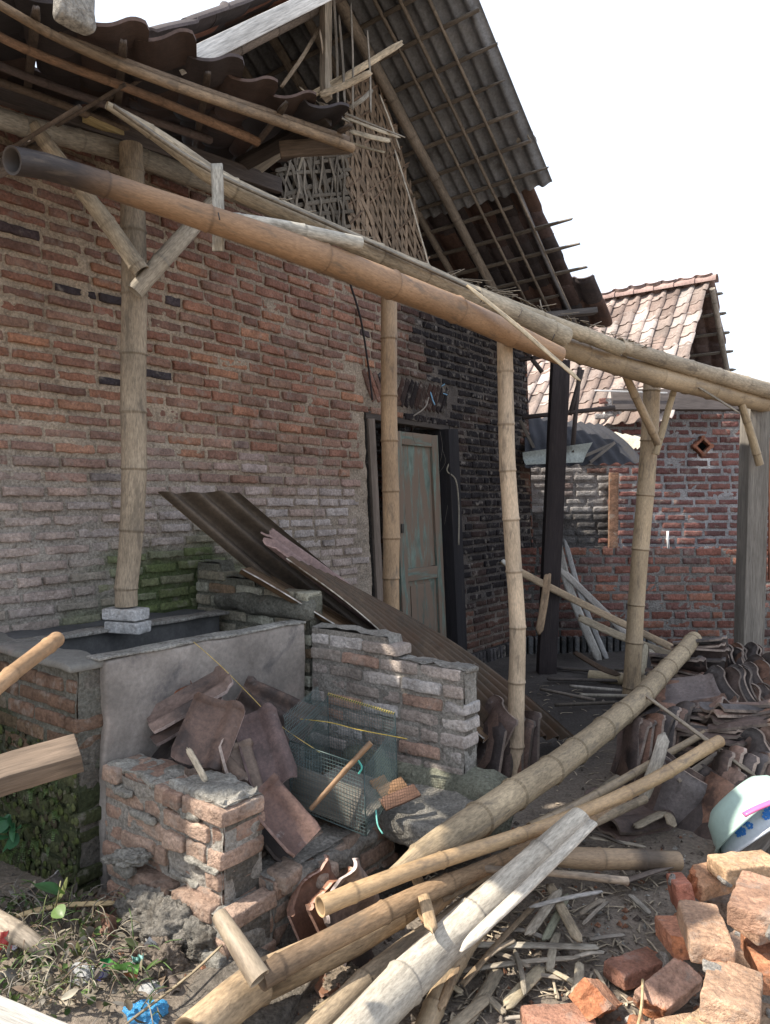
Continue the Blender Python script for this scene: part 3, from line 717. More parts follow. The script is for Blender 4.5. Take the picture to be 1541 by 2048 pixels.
for i in range(9):
    a = .9+i*.36; m = M(); p0 = ltf(a, .05); p1 = ltf(a+.05, LT_W*.98); dn = np.array([0, 0, -.018])
    slat(m, [p0+dn, (p0+p1)/2+dn*1.6, p1+dn], .03, .014, up, (.15, .12, .10), .1, i); part("batten", m, OLDBAM, lt)
for i, (a, b, wd, c) in enumerate([((-60, 165, 2.9), (560, 372, 4.2), 42, (.10, .085, .08)), ((478, 332, 4.0), (655, 236, 3.65), 26, (.06, .05, .045)), ((500, 345, 4.05), (560, 300, 4.1), 26, (.30, .26, .21)),
                                 ((172, 235, 3.2), (322, 302, 3.7), 15, (.42, .33, .17)), ((560, 300, 3.7), (700, 290, 3.75), 30, (.17, .13, .10))]):
    m = M(); plank(m, P(*a), P(*b), wd*a[2]/FPX, .04, n, c, i, 8, .003); part("timber", m, WOOD, lt)
m = M(); rockbox(m, P(150, 12, 2.25), (w, n, up), (.12, .06, .13), (2, 1, 2), .02, .008, 20, 2, (.5, .47, .42)); part("ridge_cap", m, CONC, lt)

# ================================================================== BAMBOO PORCH FRAME
pf = thing("porch_frame", "leaning bamboo porch frame of tall posts, braces and long beams across the yard", "frame", Z(1035, 1560))
TAN = (.46, .33, .19); GRY = (.36, .29, .21); DRK = (.30, .225, .15); PAL_ = (.54, .41, .28)
def pole(name, l, tint, label=None, node=.27, mat_=None, burn=None, seed=[100], par=pf, hollow=(True, True), mode=YL, seg=16):
    seed[0] += 1; m = M(); p_, r_ = mode(l); bamboo(m, p_, r_, np.array(tint)*.92, node, seed[0], seg, burn, hollow)
    return part(name, m, mat_ or BAMBOO, par, label)
pole("post", [(262, 292, 3.37, 46), (268, 560, 3.37, 50), (268, 900, 3.37, 50), (262, 1080, 3.36, 46), (252, 1212, 3.35, 44)], GRY, "grey post standing on two bricks", .27, OLDBAM)
pole("post", [(778, 556, 4.5, 33), (778, 800, 4.5, 33), (783, 1050, 4.5, 34), (783, 1200, 4.5, 33), (785, 1478, 4.48, 33)], (.40, .27, .16), "brown post in front of the door", .31)
pole("post", [(1010, 660, 3.86, 32), (1012, 780, 3.86, 32), (1015, 900, 3.86, 33), (1024, 1060, 3.86, 33), (1032, 1180, 3.86, 32), (1035, 1300, 3.86, 33), (1032, 1440, 3.86, 34), (1030, 1566, 3.86, 33)], PAL_, "pale knobbly post nearest the camera", .30)
pole("post", [(1306, 725, 5.43, 33), (1300, 860, 5.43, 34), (1290, 1000, 5.43, 34), (1278, 1150, 5.43, 33), (1268, 1280, 5.43, 33), (1262, 1405, 5.43, 35)], (.44, .33, .21), "tapering post with two braces", .34)
m = M(); plank(m, P(1121, 722, 6.2), P(1092, 1362, 6.2), .145, .12, (0, -1, 0), (.035, .028, .028), 3, 14, .004); part("post", m, WOOD, pf, "charred square timber post")
m = M(); plank(m, P(1512, 795, 5.9), P(1495, 1392, 5.9), .17, .14, (.1, -1, 0), (.20, .18, .155), 4, 14, .004); part("post", m, WOOD, pf, "grey squared timber post")
def burnl(x): return float(sstep(.17, .06, x)*(.93))
pole("beam", [(24, 318, 2.12, 56), (110, 336, 2.24, 52), (300, 398, 2.45, 50), (520, 472, 2.66, 55), (720, 546, 2.95, 58), (880, 608, 3.3, 54), (1010, 662, 3.72, 48), (1118, 712, 3.95, 36)], (.36, .22, .125), "long front beam with burnt open end", .42, None, burnl)
pole("beam", [(-120, 195, 2.6, 42), (0, 238, 2.9, 42), (240, 302, 3.42, 40), (450, 378, 3.9, 36), (620, 452, 4.35, 32)], (.30, .27, .22), "upper rear beam", .3, OLDBAM)
pole("beam", [(214, 210, 2.6, 16), (330, 280, 2.75, 30), (450, 368, 2.9, 40), (620, 446, 3.1, 38), (780, 520, 3.35, 42), (960, 598, 3.75, 40), (1130, 674, 4.15, 40)], (.44, .37, .27), "dusty split beam above the front beam", .33, OLDBAM)
pole("beam", [(960, 630, 4.1, 38), (1150, 702, 4.55, 42), (1300, 748, 4.95, 42), (1450, 786, 5.5, 38), (1580, 818, 6.1, 36)], (.40, .30, .19), "right beam over the two posts", .36)
pole("beam", [(925, 576, 3.85, 26), (1080, 638, 4.2, 30), (1238, 696, 4.6, 30)], (.46, .38, .27), "thin rail on top", .4, OLDBAM)
pole("beam", [(1236, 690, 4.62, 30), (1380, 736, 5.1, 30), (1560, 788, 5.8, 30)], (.45, .37, .27), "thin rail on top, far half", .33, OLDBAM)
pole("beam", [(440, 432, 2.62, 20), (560, 452, 2.72, 26), (640, 470, 2.8, 28), (722, 488, 2.9, 27)], (.58, .54, .46), "short whitened length lying on the beam", .22, OLDBAM)
pole("brace", [(62, 246, 3.0, 28), (150, 360, 3.15, 32), (220, 455, 3.22, 34), (285, 545, 3.26, 34)], (.36, .30, .22), None, .2, OLDBAM)
pole("brace", [(270, 585, 3.28, 34), (345, 500, 3.35, 36), (425, 408, 3.5, 32)], (.38, .33, .26), None, .5, OLDBAM)
pole("brace", [(1232, 708, 4.9, 14), (1275, 800, 5.1, 17), (1316, 888, 5.3, 16)], (.44, .32, .2), None, .3)
pole("brace", [(1356, 755, 5.2, 12), (1334, 830, 5.28, 13), (1312, 908, 5.3, 14)], (.45, .35, .22), None, .3)
pole("brace", [(1478, 792, 5.6, 14), (1500, 860, 5.7, 16), (1520, 930, 5.75, 16)], (.42, .32, .2), None, .3)
for i, (l, wd, th, c, lab) in enumerate([
    ([(434, 328, 2.66), (437, 415, 2.66), (437, 502, 2.66)], 23, .012, (.52, .49, .42), "pale hanging batten nailed to the beam"),
    ([(935, 572, 3.3), (1030, 648, 3.55), (1090, 700, 3.7), (1162, 762, 3.9)], 17, .004, (.58, .46, .30), "splintered strip peeling off the beam end"),
    ([(1345, 742, 5.1), (1410, 782, 5.2), (1478, 825, 5.3)], 6, .006, (.25, .21, .16), None),
    ([(228, 212, 2.55), (420, 340, 2.8), (640, 440, 3.05), (800, 512, 3.3), (960, 585, 3.65)], 8, .012, (.24, .21, .17), "ragged edge strip along the beam")]):
    m = M(); slat(m, [P(*q) for q in l], wd*l[0][2]/FPX, th, (.3, -.8, .5) if i else (0, -1, 0), c, .2 if i else .02, i+3, i > 0); part("batten", m, OLDBAM, pf, lab)
# debris of dust and splinters on the beams
m = M(); rd = random.Random(55)
for i in range(170):
    t = rd.random(); x = 480+t*820; y = 395+t*300+rd.uniform(-6, 4); Y = 2.95+t*1.75
    q = P(x, y+2, Y); d = unit(np.array([rd.uniform(-1, 1), rd.uniform(-1, 1), rd.uniform(-.3, .35)])+w*1.2); slat(m, [q, q+d*.03, q+d*rd.uniform(.04, .16)], rd.uniform(.003, .010), .003, up, np.array([.30, .25, .19])*rd.uniform(.6, 1.3), .1, i)
part("splinters", m, OLDBAM, pf, kind="stuff")
# dirt nails, wire ties at the node of the beams
for i, (a, b, c) in enumerate([((968, 590), (962, 605), 3.6), ((965, 606), (985, 607), 3.6), ((1045, 620), (1038, 634), 3.8), ((437, 425), (440, 440), 2.4), ((1110, 668), (1104, 682), 4.0)]):
    m = M(); sweep(m, [P(*a, c), P(*b, c)], .0022, 6, (.05, .04, .035)); part("nail", m, METAL, pf)

# ================================================================== WASH TANK AND LOW MASONRY
def lowwall(m, u0, u1, s0, s1, z0, topf, along, pitch=.068, bl=.22, seed=1, colf=None, mcol=(.27, .245, .21), gap=.017, faceamp=.0035, endcols=None, mort_top=.012, oj=.006):
    """free-standing one-brick wall; 'along' = 'n' or 'w' gives the running direction"""
    r = random.Random(seed); ax = (n, w, up) if along == 'n' else (w, n, up)
    L0, L1 = (s0, s1) if along == 'n' else (u0, u1); T = (u1-u0) if along == 'n' else (s1-s0); tc = (u0+u1)/2 if along == 'n' else (s0+s1)/2
    def pos(l, t, z): return WS(t, l, z) if along == 'n' else WS(l, t, z)
    z = z0; row = 0
    while True:
        l = L0-(bl*.5 if row % 2 else 0)*r.uniform(.8, 1.1); any_ = False
        while l < L1:
            L = bl*r.uniform(.9, 1.06)*(.5 if r.random() < .08 else 1); a, b = max(l, L0), min(l+L, L1+(r.uniform(-.01, .015)))
            lc = (a+b)/2
            if b-a > .045 and z+pitch*.7 < topf(lc):
                H = (pitch-gap)*r.uniform(.93, 1.06); col = colf(lc, z, r)
                ang = r.uniform(-.025, .025); x2 = unit(ax[0]+up*ang)
                rockbox(m, pos(lc, tc+r.uniform(-oj, oj), z+pitch/2), (x2, ax[1], unit(np.cross(x2, ax[1])) if np.cross(x2, ax[1])[2] > 0 else -unit(np.cross(x2, ax[1]))), (b-a-gap*r.uniform(.5, 1.1), T, H), (6, 3, 2), .009, faceamp, 30, r.uniform(0, 99), col, (), 0, .22)
                any_ = True
            l += L
        z += pitch; row += 1
        if z > max(topf(x) for x in np.linspace(L0, L1, 9)): break
    for q_ in range(8):
        la, lb = L0+(L1-L0)*q_/8, L0+(L1-L0)*(q_+1)/8; tq = min(topf(la+.01), topf(lb-.01))
        rockbox(m, pos((la+lb)/2, tc, (z0+tq-.014)/2), ax, (lb-la-(.02 if q_ in (0, 7) else -.002), T-.035, tq-.014-z0), (2, 1, 4), .004, .003, 20, q_, (.14, .125, .105), (), 1)
    # mortar core following the stepped top
    k = max(2, int((L1-L0)/.03)); ls = np.linspace(L0+.008, L1-.008, k+1)
    for side in (-1, 1):
        zs = np.linspace(0, 1, 26); a, b = np.meshgrid(ls, zs, indexing='ij'); tp = np.array([topf(x) for x in ls])[:, None]-.012+mort_top*0
        zz = z0+(tp-z0)*b; t = tc+side*(T/2-.009+(fbm(nz(a*16, zz*18, side), 3, 4+seed)-.5)*.026)
        na, nb = a.shape; v = np.stack([pos(x, y, q) for x, y, q in zip(a.ravel(), t.ravel(), zz.ravel())]) 
        f = [(i*nb+j, (i+1)*nb+j, (i+1)*nb+j+1, i*nb+j+1) for i in range(na-1) for j in range(nb-1)]
        mc = mcol(a, zz) if callable(mcol) else np.array(mcol)
        m.add(v, f, mc.reshape(-1, 3) if mc.ndim > 1 else mc, None, 1)
    zt = np.array([topf(x) for x in ls])-.006; ts = np.linspace(-T/2+.01, T/2-.01, 7); a, b = np.meshgrid(ls, ts, indexing='ij')
    zz = zt[:, None]+(fbm(nz(a*18, b*18, 5), 3, seed)-.4)*.035*np.ones_like(b); v = np.stack([pos(x, tc+y, q) for x, y, q in zip(a.ravel(), b.ravel(), zz.ravel())]); nb = 7
    mc = mcol(a, zz) if callable(mcol) else np.array(mcol)
    m.add(v, [(i*nb+j, (i+1)*nb+j, (i+1)*nb+j+1, i*nb+j+1) for i in range(len(ls)-1) for j in range(6)], (mc.reshape(-1, 3) if mc.ndim > 1 else mc)*1.1, None, 1)
    for e, le in ((0, L0+.01), (1, L1-.01)):
        ts = np.linspace(-T/2+.012, T/2-.012, 6); zs = np.linspace(z0, topf(le)-.01, 20); a, b = np.meshgrid(ts, zs, indexing='ij')
        v = np.stack([pos(le+(vnoise(np.array([x*20, q*20, e]), 3)-.5)*.014, tc+x, q) for x, q in zip(a.ravel(), b.ravel())])
        m.add(v, [(i*20+j, (i+1)*20+j, (i+1)*20+j+1, i*20+j+1) for i in range(5) for j in range(19)], (mcol(a*0+le, b).reshape(-1, 3) if callable(mcol) else mcol), None, 1)
def gritty(m, c, size, k, seed, col, amp=.02, freq=8, mi=0, ax=None, low=.0, cuts=()):
    rockbox(m, c, ax or (w, n, up), size, k, min(size)*.35, amp, freq, seed, col, cuts, mi, .35, None, low)

tank = thing("water_tank", "empty cement-plastered wash tank with mossy brick side, below the grey bamboo post", "tank", WS(.35, .45, 0))
TZ = .875
def mossy_col(l, z, r):
    nn = float(fbm(nz(l*4, z*4, 1), 3, 40)); c = np.array([.20, .115, .085])*r.uniform(.7, 1.2) if r.random() < .8 else np.array([.27, .2, .16])
    g_ = sstep(.62, .30, z+(nn-.5)*.6)*.9+.25; g_ = min(g_, .95); return c*(1-g_)+np.array([.055, .065, .028])*g_
def mossy_m(a, z):
    nn = fbm(nz(a*4, z*4, 1), 3, 40)
    g_ = np.clip(sstep(.70, .40, z+(nn-.5)*.6)*.9+.2, 0, .95)[..., None]; return np.array([.20, .185, .16])*(1-g_)+np.array([.04, .05, .02])*g_
tm = M(); lowwall(tm, -.27, -.15, -.0, .86, 0, lambda l: TZ-.02, 'n', colf=mossy_col, mcol=mossy_m, seed=3); part("side_wall", tm, [BRICK, MORTAR], tank, "green mossy brick side wall")
pm = M()
def pslab(m, u0, u1, s0, s1, z0, z1, col, seed, amp=.006, k=(18, 2, 12), low=.01): rockbox(m, WS((u0+u1)/2, (s0+s1)/2, (z0+z1)/2), (w, n, up), (u1-u0, s1-s0, z1-z0), k, .014, amp, 6, seed, col, (), 0, .3, None, low)
pslab(pm, -.17, .89, .80, .885, -.05, TZ, (.29, .255, .225), 1)
plas = part("plastered_wall", pm, PLASTER, tank, "grey cement face with soot and pink stains")
rm = M(); pslab(rm, -.20, .89, .798, .888, TZ-.004, TZ+.008, (.40, .38, .34), 2, .002, (18, 2, 1), .004); pslab(rm, -.28, .89, .24, .34, TZ-.01, TZ+.006, (.34, .32, .29), 5, .002, (18, 2, 1), .004)
part("rim", rm, CONC, tank)
im = M(); pslab(im, -.16, .86, .02, .30, .3, TZ-.002, (.10, .10, .10), 7, .004); pslab(im, -.16, .86, .28, .82, .50, .56, (.09, .09, .085), 8, .004); pslab(im, -.30, -.14, .0, .87, TZ-.03, TZ-.0, (.2, .19, .17), 9, .005, (3, 18, 1)); part("basin", im, PLASTER, tank)
for i in range(2):
    b_ = M(); rockbox(b_, P(256-4*i, 1253-26*i, 3.35), (unit(w*.35+n), unit(n*.35-w), up), (.185, .10, .052), (5, 3, 2), .008, .003, 30, 3+i, (.50, .49, .48), cutcol=(.2, .08, .06), cuts=([((.09, -.05, -.03), (.6, -.7, -.4))] if i == 0 else ()))
    solo("brick", b_, BRICK, ["whitewashed brick under the grey post, lower of two", "whitewashed brick directly under the foot of the grey post, upper of two"][i], "brick")

def rub_col(l, z, r):
    c = [(.36, .30, .26), (.42, .36, .32), (.38, .25, .19), (.33, .28, .24), (.50, .46, .43), (.46, .41, .37)][r.randrange(6)]; c = np.array(c)*r.uniform(.85, 1.12)
    if r.random() < .06: c = np.array([.38, .17, .10])
    return c
sm = M(); lowwall(sm, .90, 1.02, .90, 1.765, .29, lambda l: .862 if l < 1.37 else .765, 'n', colf=rub_col, mcol=(.30, .275, .24), seed=8, faceamp=.006, oj=.009)
for i in range(4): gritty(sm, WS(.96, 1.40+i*.105, .757), (.08, .12, .02), (3, 3, 1), i, (.29, .27, .24), .012, 14, 1)
gritty(sm, WS(.96, 1.5, .20), (.22, .85, .26), (6, 12, 4), 3, (.20, .20, .15), .035, 7, 1)
solo("low_brick_wall", sm, [BRICK, MORTAR], "waist-high stepped brick wall, whitish, behind the wire cage", "wall")
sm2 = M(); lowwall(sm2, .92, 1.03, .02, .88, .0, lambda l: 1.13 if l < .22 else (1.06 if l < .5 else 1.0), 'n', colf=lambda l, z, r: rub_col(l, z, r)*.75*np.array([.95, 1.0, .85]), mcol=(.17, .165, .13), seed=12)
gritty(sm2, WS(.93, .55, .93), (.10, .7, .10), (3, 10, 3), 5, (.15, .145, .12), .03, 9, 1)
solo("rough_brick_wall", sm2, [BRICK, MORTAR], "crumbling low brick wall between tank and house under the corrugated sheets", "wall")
def pier_col(l, z, r):
    return np.array([(.36, .25, .19), (.41, .285, .215), (.33, .215, .16), (.44, .31, .235)][r.randrange(4)])*r.uniform(.88, 1.1)
pw = M(); lowwall(pw, -.19, -.03, .90, 1.28, .10, lambda l: .492, 'n', pitch=.068, colf=pier_col, mcol=(.33, .30, .26), seed=4, faceamp=.007, gap=.012, oj=.016)
lowwall(pw, -.19, -.01, 1.26, 1.56, .10, lambda l: .505, 'n', pitch=.0675, colf=pier_col, mcol=(.33, .30, .26), seed=14, faceamp=.007, gap=.012, oj=.016)
gritty(pw, WS(-.11, 1.08, .492), (.14, .36, .024), (10, 22, 2), 2, (.33, .31, .27), .022, 22, 1)
gritty(pw, WS(-.10, 1.41, .505), (.16, .28, .028), (10, 18, 2), 6, (.34, .32, .28), .024, 22, 1)
for i in range(16):
    rr_ = random.Random(i); gritty(pw, WS(-.192+rr_.uniform(-.008, .008) if rr_.random() < .7 else .02, rr_.uniform(.95, 1.5), .10+.068*rr_.randrange(6)+rr_.uniform(-.01, .01)), (.022, rr_.uniform(.05, .18), .022), (3, 8, 3), i, (.32, .30, .26), .016, 30, 1)
solo("brick_pier", pw, [BRICK, MORTAR], "ruined stub of pale red brickwork topped with crumbling mortar, front left", "wall")
fw = M(); lowwall(fw, -.24, -.04, 1.0, 1.64, -.08, lambda l: .20 if l < 1.75 else .15, 'n', pitch=.075, colf=lambda l, z, r: pier_col(l, z, r)*.8, mcol=(.29, .27, .235), seed=24, faceamp=.006, gap=.024)
lowwall(fw, -.04, .62, 1.48, 1.63, -.06, lambda l: .24+.04*l, 'w', pitch=.075, colf=lambda l, z, r: pier_col(l, z, r)*.75, mcol=(.27, .25, .22), seed=25)
gritty(fw, WS(.74, 1.70, .215), (.46, .40, .10), (24, 18, 3), 4, (.27, .25, .215), .022, 16, 1, None, .02)
rx_ = random.Random(5)
for i in range(14): rockbox(fw, WS(.03+.115*(i % 4), 1.42+.06*(i//4)+rx_.uniform(-.01, .01), .215+rx_.uniform(-.015, .02)), (unit(w+n*rx_.uniform(-.2, .2)), unit(n-w*rx_.uniform(-.2, .2)), up), (.105, .20 if i % 3 else .1, .05), (6, 8, 3), .010, .006, 25, i, np.array([.36, .27, .21])*rx_.uniform(.75, 1.05))
gritty(fw, WS(.24, 1.52, .20), (.46, .26, .07), (20, 16, 2), 9, (.29, .265, .23), .026, 18, 1, None, .01)
for i in range(14):
    rr_ = random.Random(i+50); gritty(fw, WS(-.25, rr_.uniform(1.0, 1.62), .0+.075*rr_.randrange(4)), (.05, rr_.uniform(.08, .2), .05), (3, 5, 2), i, (.30, .285, .25), .02, 16, 1)
solo("foundation_wall", fw, [BRICK, MORTAR], "broken foundation wall with lumpy concrete top, under the long bamboo poles", "wall")
# pit floor, dark debris
pit = M(); gritty(pit, WS(.42, 1.3, -.02), (.9, .8, .18), (16, 14, 2), 4, (.10, .085, .07), .04, 8); solo("pit_rubble", pit, CONC, "dark earth and crumbs filling the pit below the tile heap", "rubble", kind="stuff")

# ================================================================== BACK WALLS AND NEIGHBOUR
def fr_back(Y):
    def fr_(u, s, z):
        u, s, z = np.broadcast_arrays(np.asarray(u, float), np.asarray(s, float), np.asarray(z, float)); return np.stack([u, Y-s, z], -1)
    return fr_
bw = M(); rb = random.Random(3)
RB = [(.27, .12, .09), (.24, .105, .08), (.31, .145, .10), (.21, .105, .09), (.27, .145, .115), (.18, .11, .10)]
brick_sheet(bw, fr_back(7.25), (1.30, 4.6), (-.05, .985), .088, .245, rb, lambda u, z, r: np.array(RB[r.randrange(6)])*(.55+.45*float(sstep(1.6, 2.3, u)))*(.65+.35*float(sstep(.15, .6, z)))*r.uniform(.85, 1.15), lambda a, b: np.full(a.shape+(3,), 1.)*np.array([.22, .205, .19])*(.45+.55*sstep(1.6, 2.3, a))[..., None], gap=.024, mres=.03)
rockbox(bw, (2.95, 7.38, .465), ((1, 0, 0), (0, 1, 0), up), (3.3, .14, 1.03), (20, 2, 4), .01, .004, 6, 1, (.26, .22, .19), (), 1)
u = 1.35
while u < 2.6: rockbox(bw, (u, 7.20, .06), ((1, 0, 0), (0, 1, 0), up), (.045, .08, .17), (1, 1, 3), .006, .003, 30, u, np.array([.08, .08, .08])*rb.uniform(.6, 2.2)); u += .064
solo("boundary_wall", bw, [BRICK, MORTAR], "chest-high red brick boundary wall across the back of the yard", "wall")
nb_ = thing("neighbour_house", "neighbouring brick house with sunlit pantile roof behind the boundary wall", "house", (2.8, 8.6, 0))
nw = M(); rn = random.Random(6)
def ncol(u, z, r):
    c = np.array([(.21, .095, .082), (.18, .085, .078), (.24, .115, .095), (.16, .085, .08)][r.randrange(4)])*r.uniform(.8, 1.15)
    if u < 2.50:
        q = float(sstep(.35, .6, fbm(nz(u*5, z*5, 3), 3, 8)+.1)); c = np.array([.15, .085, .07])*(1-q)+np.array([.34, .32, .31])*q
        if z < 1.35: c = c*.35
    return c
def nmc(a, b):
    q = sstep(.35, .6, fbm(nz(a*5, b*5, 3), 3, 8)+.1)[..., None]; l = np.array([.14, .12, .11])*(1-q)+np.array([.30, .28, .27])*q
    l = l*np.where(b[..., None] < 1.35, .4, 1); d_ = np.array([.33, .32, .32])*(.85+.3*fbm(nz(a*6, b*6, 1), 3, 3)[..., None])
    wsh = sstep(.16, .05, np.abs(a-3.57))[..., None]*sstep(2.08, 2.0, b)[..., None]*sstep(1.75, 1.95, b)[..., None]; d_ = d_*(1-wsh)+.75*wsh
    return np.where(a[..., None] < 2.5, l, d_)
NY = 8.3
vx, vz = P(1402, 893, NY)[0], P(1402, 893, NY)[2]
def vent_hole(u, z): return abs(u-vx) < .09 and abs(z-vz) < .07
def ntop(u): return 2.62 if u > 2.46 else 1.98
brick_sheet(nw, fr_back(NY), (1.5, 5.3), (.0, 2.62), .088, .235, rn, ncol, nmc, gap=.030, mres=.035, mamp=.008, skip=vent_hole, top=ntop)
rockbox(nw, (3.95, 8.5, 1.3), ((1, 0, 0), (0, 1, 0), up), (2.8, .1, 2.6), (4, 2, 4), .01, .003, 6, 1, (.02, .02, .02), (), 1)
part("wall", nw, [BRICK, MORTAR], nb_)
vm = M()
for k_ in range(4):
    an = math.pi/4+k_*math.pi/2; d0 = np.array([math.cos(an), 0, math.sin(an)]); e0 = np.array([-math.sin(an), 0, math.cos(an)])
    plank(vm, np.array([vx, NY-.03, vz])+d0*.065-e0*.09, np.array([vx, NY-.03, vz])+d0*.065+e0*.09, .09, .030, d0, (.30, .13, .08), k_, 3, .003)
part("vent", vm, BRICK, nb_, "diamond brick air vent")
ps = M(); plank(ps, P(1228, 945, NY-.06), P(1226, 1110, NY-.06), .10, .05, (0, -1, 0), (.26, .15, .10), 3, 8, .005); part("corner_pilaster", ps, BRICK, nb_)
pp = M(); sweep(pp, [P(1336, 1062, 8.2), P(1336, 1078, 8.2), P(1338, 1100, 8.2)], .014, 8, (.75, .75, .75)); sweep(pp, [P(1336, 1078, 8.2), P(1336, 1078, 8.35)], .018, 8, (.75, .75, .75)); part("pipe", pp, PLAST, nb_)
# neighbour roof: ridge parallel to n, slope towards the camera
NA = P(1430, 572, 9.0); tn = math.radians(50); dN = -w*math.cos(tn)-up*math.sin(tn); nN = unit(np.cross(n, dN)); nN = nN if nN[2] > 0 else -nN
def roofN(a, d): return NA+n*a+dN*d+nN*.02*math.sin(a*2)
def keepN(a, d): 
    return a < .02 and (d < 2.3 or a < -1.45+(d-2.3)*-.3)
nr = M(); SC = ((.27, .215, .185), (.34, .27, .235), (.22, .165, .14), (.42, .36, .325), (.30, .24, .21)); tile_field(nr, roofN, (-3.3, .0), (.0, 3.3), .165, .20, SC, 12, keepN, .008, .84)
nroof = part("roof", nr, SUNT, nb_)
m = M()
for i in range(14):
    c = NA+n*(-.12-i*.25)+up*.07; sweep(m, [c+n*.15, c-n*.13], [.075, .06], 10, (.36, .25, .22), False, arc=(-.2, math.pi+.2), hint=up)
part("ridge_tiles", m, SUNT, nroof)
d2 = w*math.cos(tn)-up*math.sin(tn); n2_ = unit(np.cross(n, d2)); n2_ = n2_ if n2_[2] > 0 else -n2_
m = M(); tile_field(m, lambda a, d: NA+n*a+d2*d+n2_*.02, (-3.0, .0), (.0, 2.6), .205, .235, ((.20, .14, .12), (.16, .12, .11)), 4); r2 = part("roof", m, ROOFT, nb_, "far slope seen from below at the gable")
for i in range(9):
    m = M(); d = .1+i*.27; slat(m, [NA+n*-1+d2*d-n2_*.02, NA+n*-.2+d2*d-n2_*.02, NA+n*.08+d2*d-n2_*.02], .035, .02, n2_, (.3, .27, .23), .05, i); part("batten", m, OLDBAM, r2)
for s_ in (-.5, -.02):
    m = M(); bamboo(m, [NA+n*s_-n2_*.06, NA+n*s_+d2*2.5-n2_*.06], [.035, .035], (.34, .30, .25), .3, 3, 8); part("rafter", m, OLDBAM, r2)
m = M(); plank(m, NA+n*-.6+d2*2.2-n2_*.12, NA+n*.12+d2*2.2-n2_*.12, .10, .06, up, (.2, .18, .17), 1); part("eave_beam", m, WOOD, r2)
# gable wall of the neighbour (perpendicular to its ridge)
gm_ = M()
gv = [NA-n*.9+dN*.2-up*.12, NA-n*.9+dN*1.7-up*.1, NA-n*.9+d2*1.7-up*.1]
gq = np.array([gv[1]-up*.25, gv[2]-up*.25, gv[2], NA-n*.9-up*.25, gv[1]])
gm_.add(np.concatenate([gq, gq-n*.12]), [(0, 1, 2, 3, 4), (9, 8, 7, 6, 5)], (.22, .15, .12), None, 1); part("gable_wall", gm_, [BRICK, MORTAR], nb_)
# dark board painting in under-eave shade and horizontal pipe below the lit roof
m = M(); plank(m, P(1190, 781, 7.9), P(1335, 786, 7.9), .016, .016, up, (.75, .74, .72), 1, 6, .001); part("rail", m, WOOD, nb_)
m = M(); plank(m, P(1225, 800, 7.95), P(1560, 800, 7.95), .24, .05, (0, -1, .3), (.10, .085, .08), 5, 8, .003); part("eave_shade_board", m, WOOD, nb_)
for i, l in enumerate([[(1040, 720), (1140, 705)], [(1045, 835), (1230, 815)], [(1160, 735), (1145, 905)], [(1140, 830), (1165, 740)], [(1050, 700), (1085, 745)]]):
    m = M(); sweep(m, catmull([P(*l[0], 7.0), P(*l[1], 7.0)], 3), .022, 7, (.07, .055, .05)); part("burnt_lath", m, WOOD, nb_)
aw = thing("tin_awning", "bent dark tin awning sheets below the neighbour's tiles, beside the blackened house corner", "awning", P(1150, 890, 7.4))
m = M(); corrugated(m, P(1045, 830, 7.9), P(1200, 850, 7.9), P(1050, 935, 6.9), P(1290, 925, 7.3), 9, .014, (.04, .04, .045), .004, 8, .05, 3); part("sheet", m, ASB, aw, "dark sagging tin sheet")
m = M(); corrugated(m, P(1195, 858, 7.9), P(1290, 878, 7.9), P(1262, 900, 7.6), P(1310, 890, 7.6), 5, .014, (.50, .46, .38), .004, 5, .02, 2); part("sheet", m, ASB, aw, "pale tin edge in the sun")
m = M(); corrugated(m, P(1045, 905, 6.95), P(1050, 930, 6.95), P(1185, 885, 7.0), P(1165, 925, 7.0), 1, .01, (.33, .36, .34), .003, 8, .02, 2); part("sheet", m, ASB, aw, "pale grey sheet strip")
m = M()
for a_, b_ in (((1040, 840), (1085, 930)), ((1180, 925), (1230, 885)), ((1140, 925), (1225, 888))):
    m = M(); plank(m, P(*a_, 7.1), P(*b_, 7.2), .03, .02, (0, -1, 0), (.16, .14, .12), 2); part("support", m, WOOD, aw)
m = M()
for x in (1490, 1500, 1533, 1541): plank(m, P(x, 880, 7.0), P(x-2, 1160, 7.0), .02, .02, (0, -1, 0), (.2, .08, .05), x)
for y in (885, 1100): plank(m, P(1480, y, 7.02), P(1570, y, 7.02), .02, .02, (0, -1, 0), (.2, .08, .05), y)
solo("iron_grille", m, WOOD, "rusty brown barred gate behind the grey timber post at the right edge", "gate")

# ================================================================== CORRUGATED SHEETS LEANING ON THE LOW WALL
m = M(); corrugated(m, P(318, 985, 3.55), P(478, 985, 3.80), P(735, 1330, 4.2), P(905, 1330, 4.6), 3, .036, (.105, .082, .062), .010, 14, -.04, 0, .02, 12, (.22, .18, .11))  # dark brown stands in for the shade on its underside
solo("corrugated_sheet", m, ASB, "large dark brown corrugated sheet with three deep waves propped against the wall", "roofing sheet")
m = M(); corrugated(m, P(545, 1098, 3.72), P(528, 1052, 3.82), P(870, 1360, 4.2), P(900, 1330, 4.40), 2, .018, (.27, .19, .175), .009, 12, .01, 2, .10, 12, (.46, .32, .29))
solo("corrugated_sheet", m, ASB, "pinkish corrugated sheet with a torn wavy end", "roofing sheet")
m = M(); corrugated(m, P(575, 1116, 3.62), P(705, 1180, 4.05), P(935, 1470, 3.85), P(1155, 1478, 4.45), 8, .022, (.085, .058, .038), .006, 18, .07, 0, .01, 8, (.60, .56, .48))  # dark underside tone and pale sunlit rim are put into the colours
solo("corrugated_sheet", m, RUST, "rusty zinc sheet with fine waves sloping to the ground by the pale post", "roofing sheet")
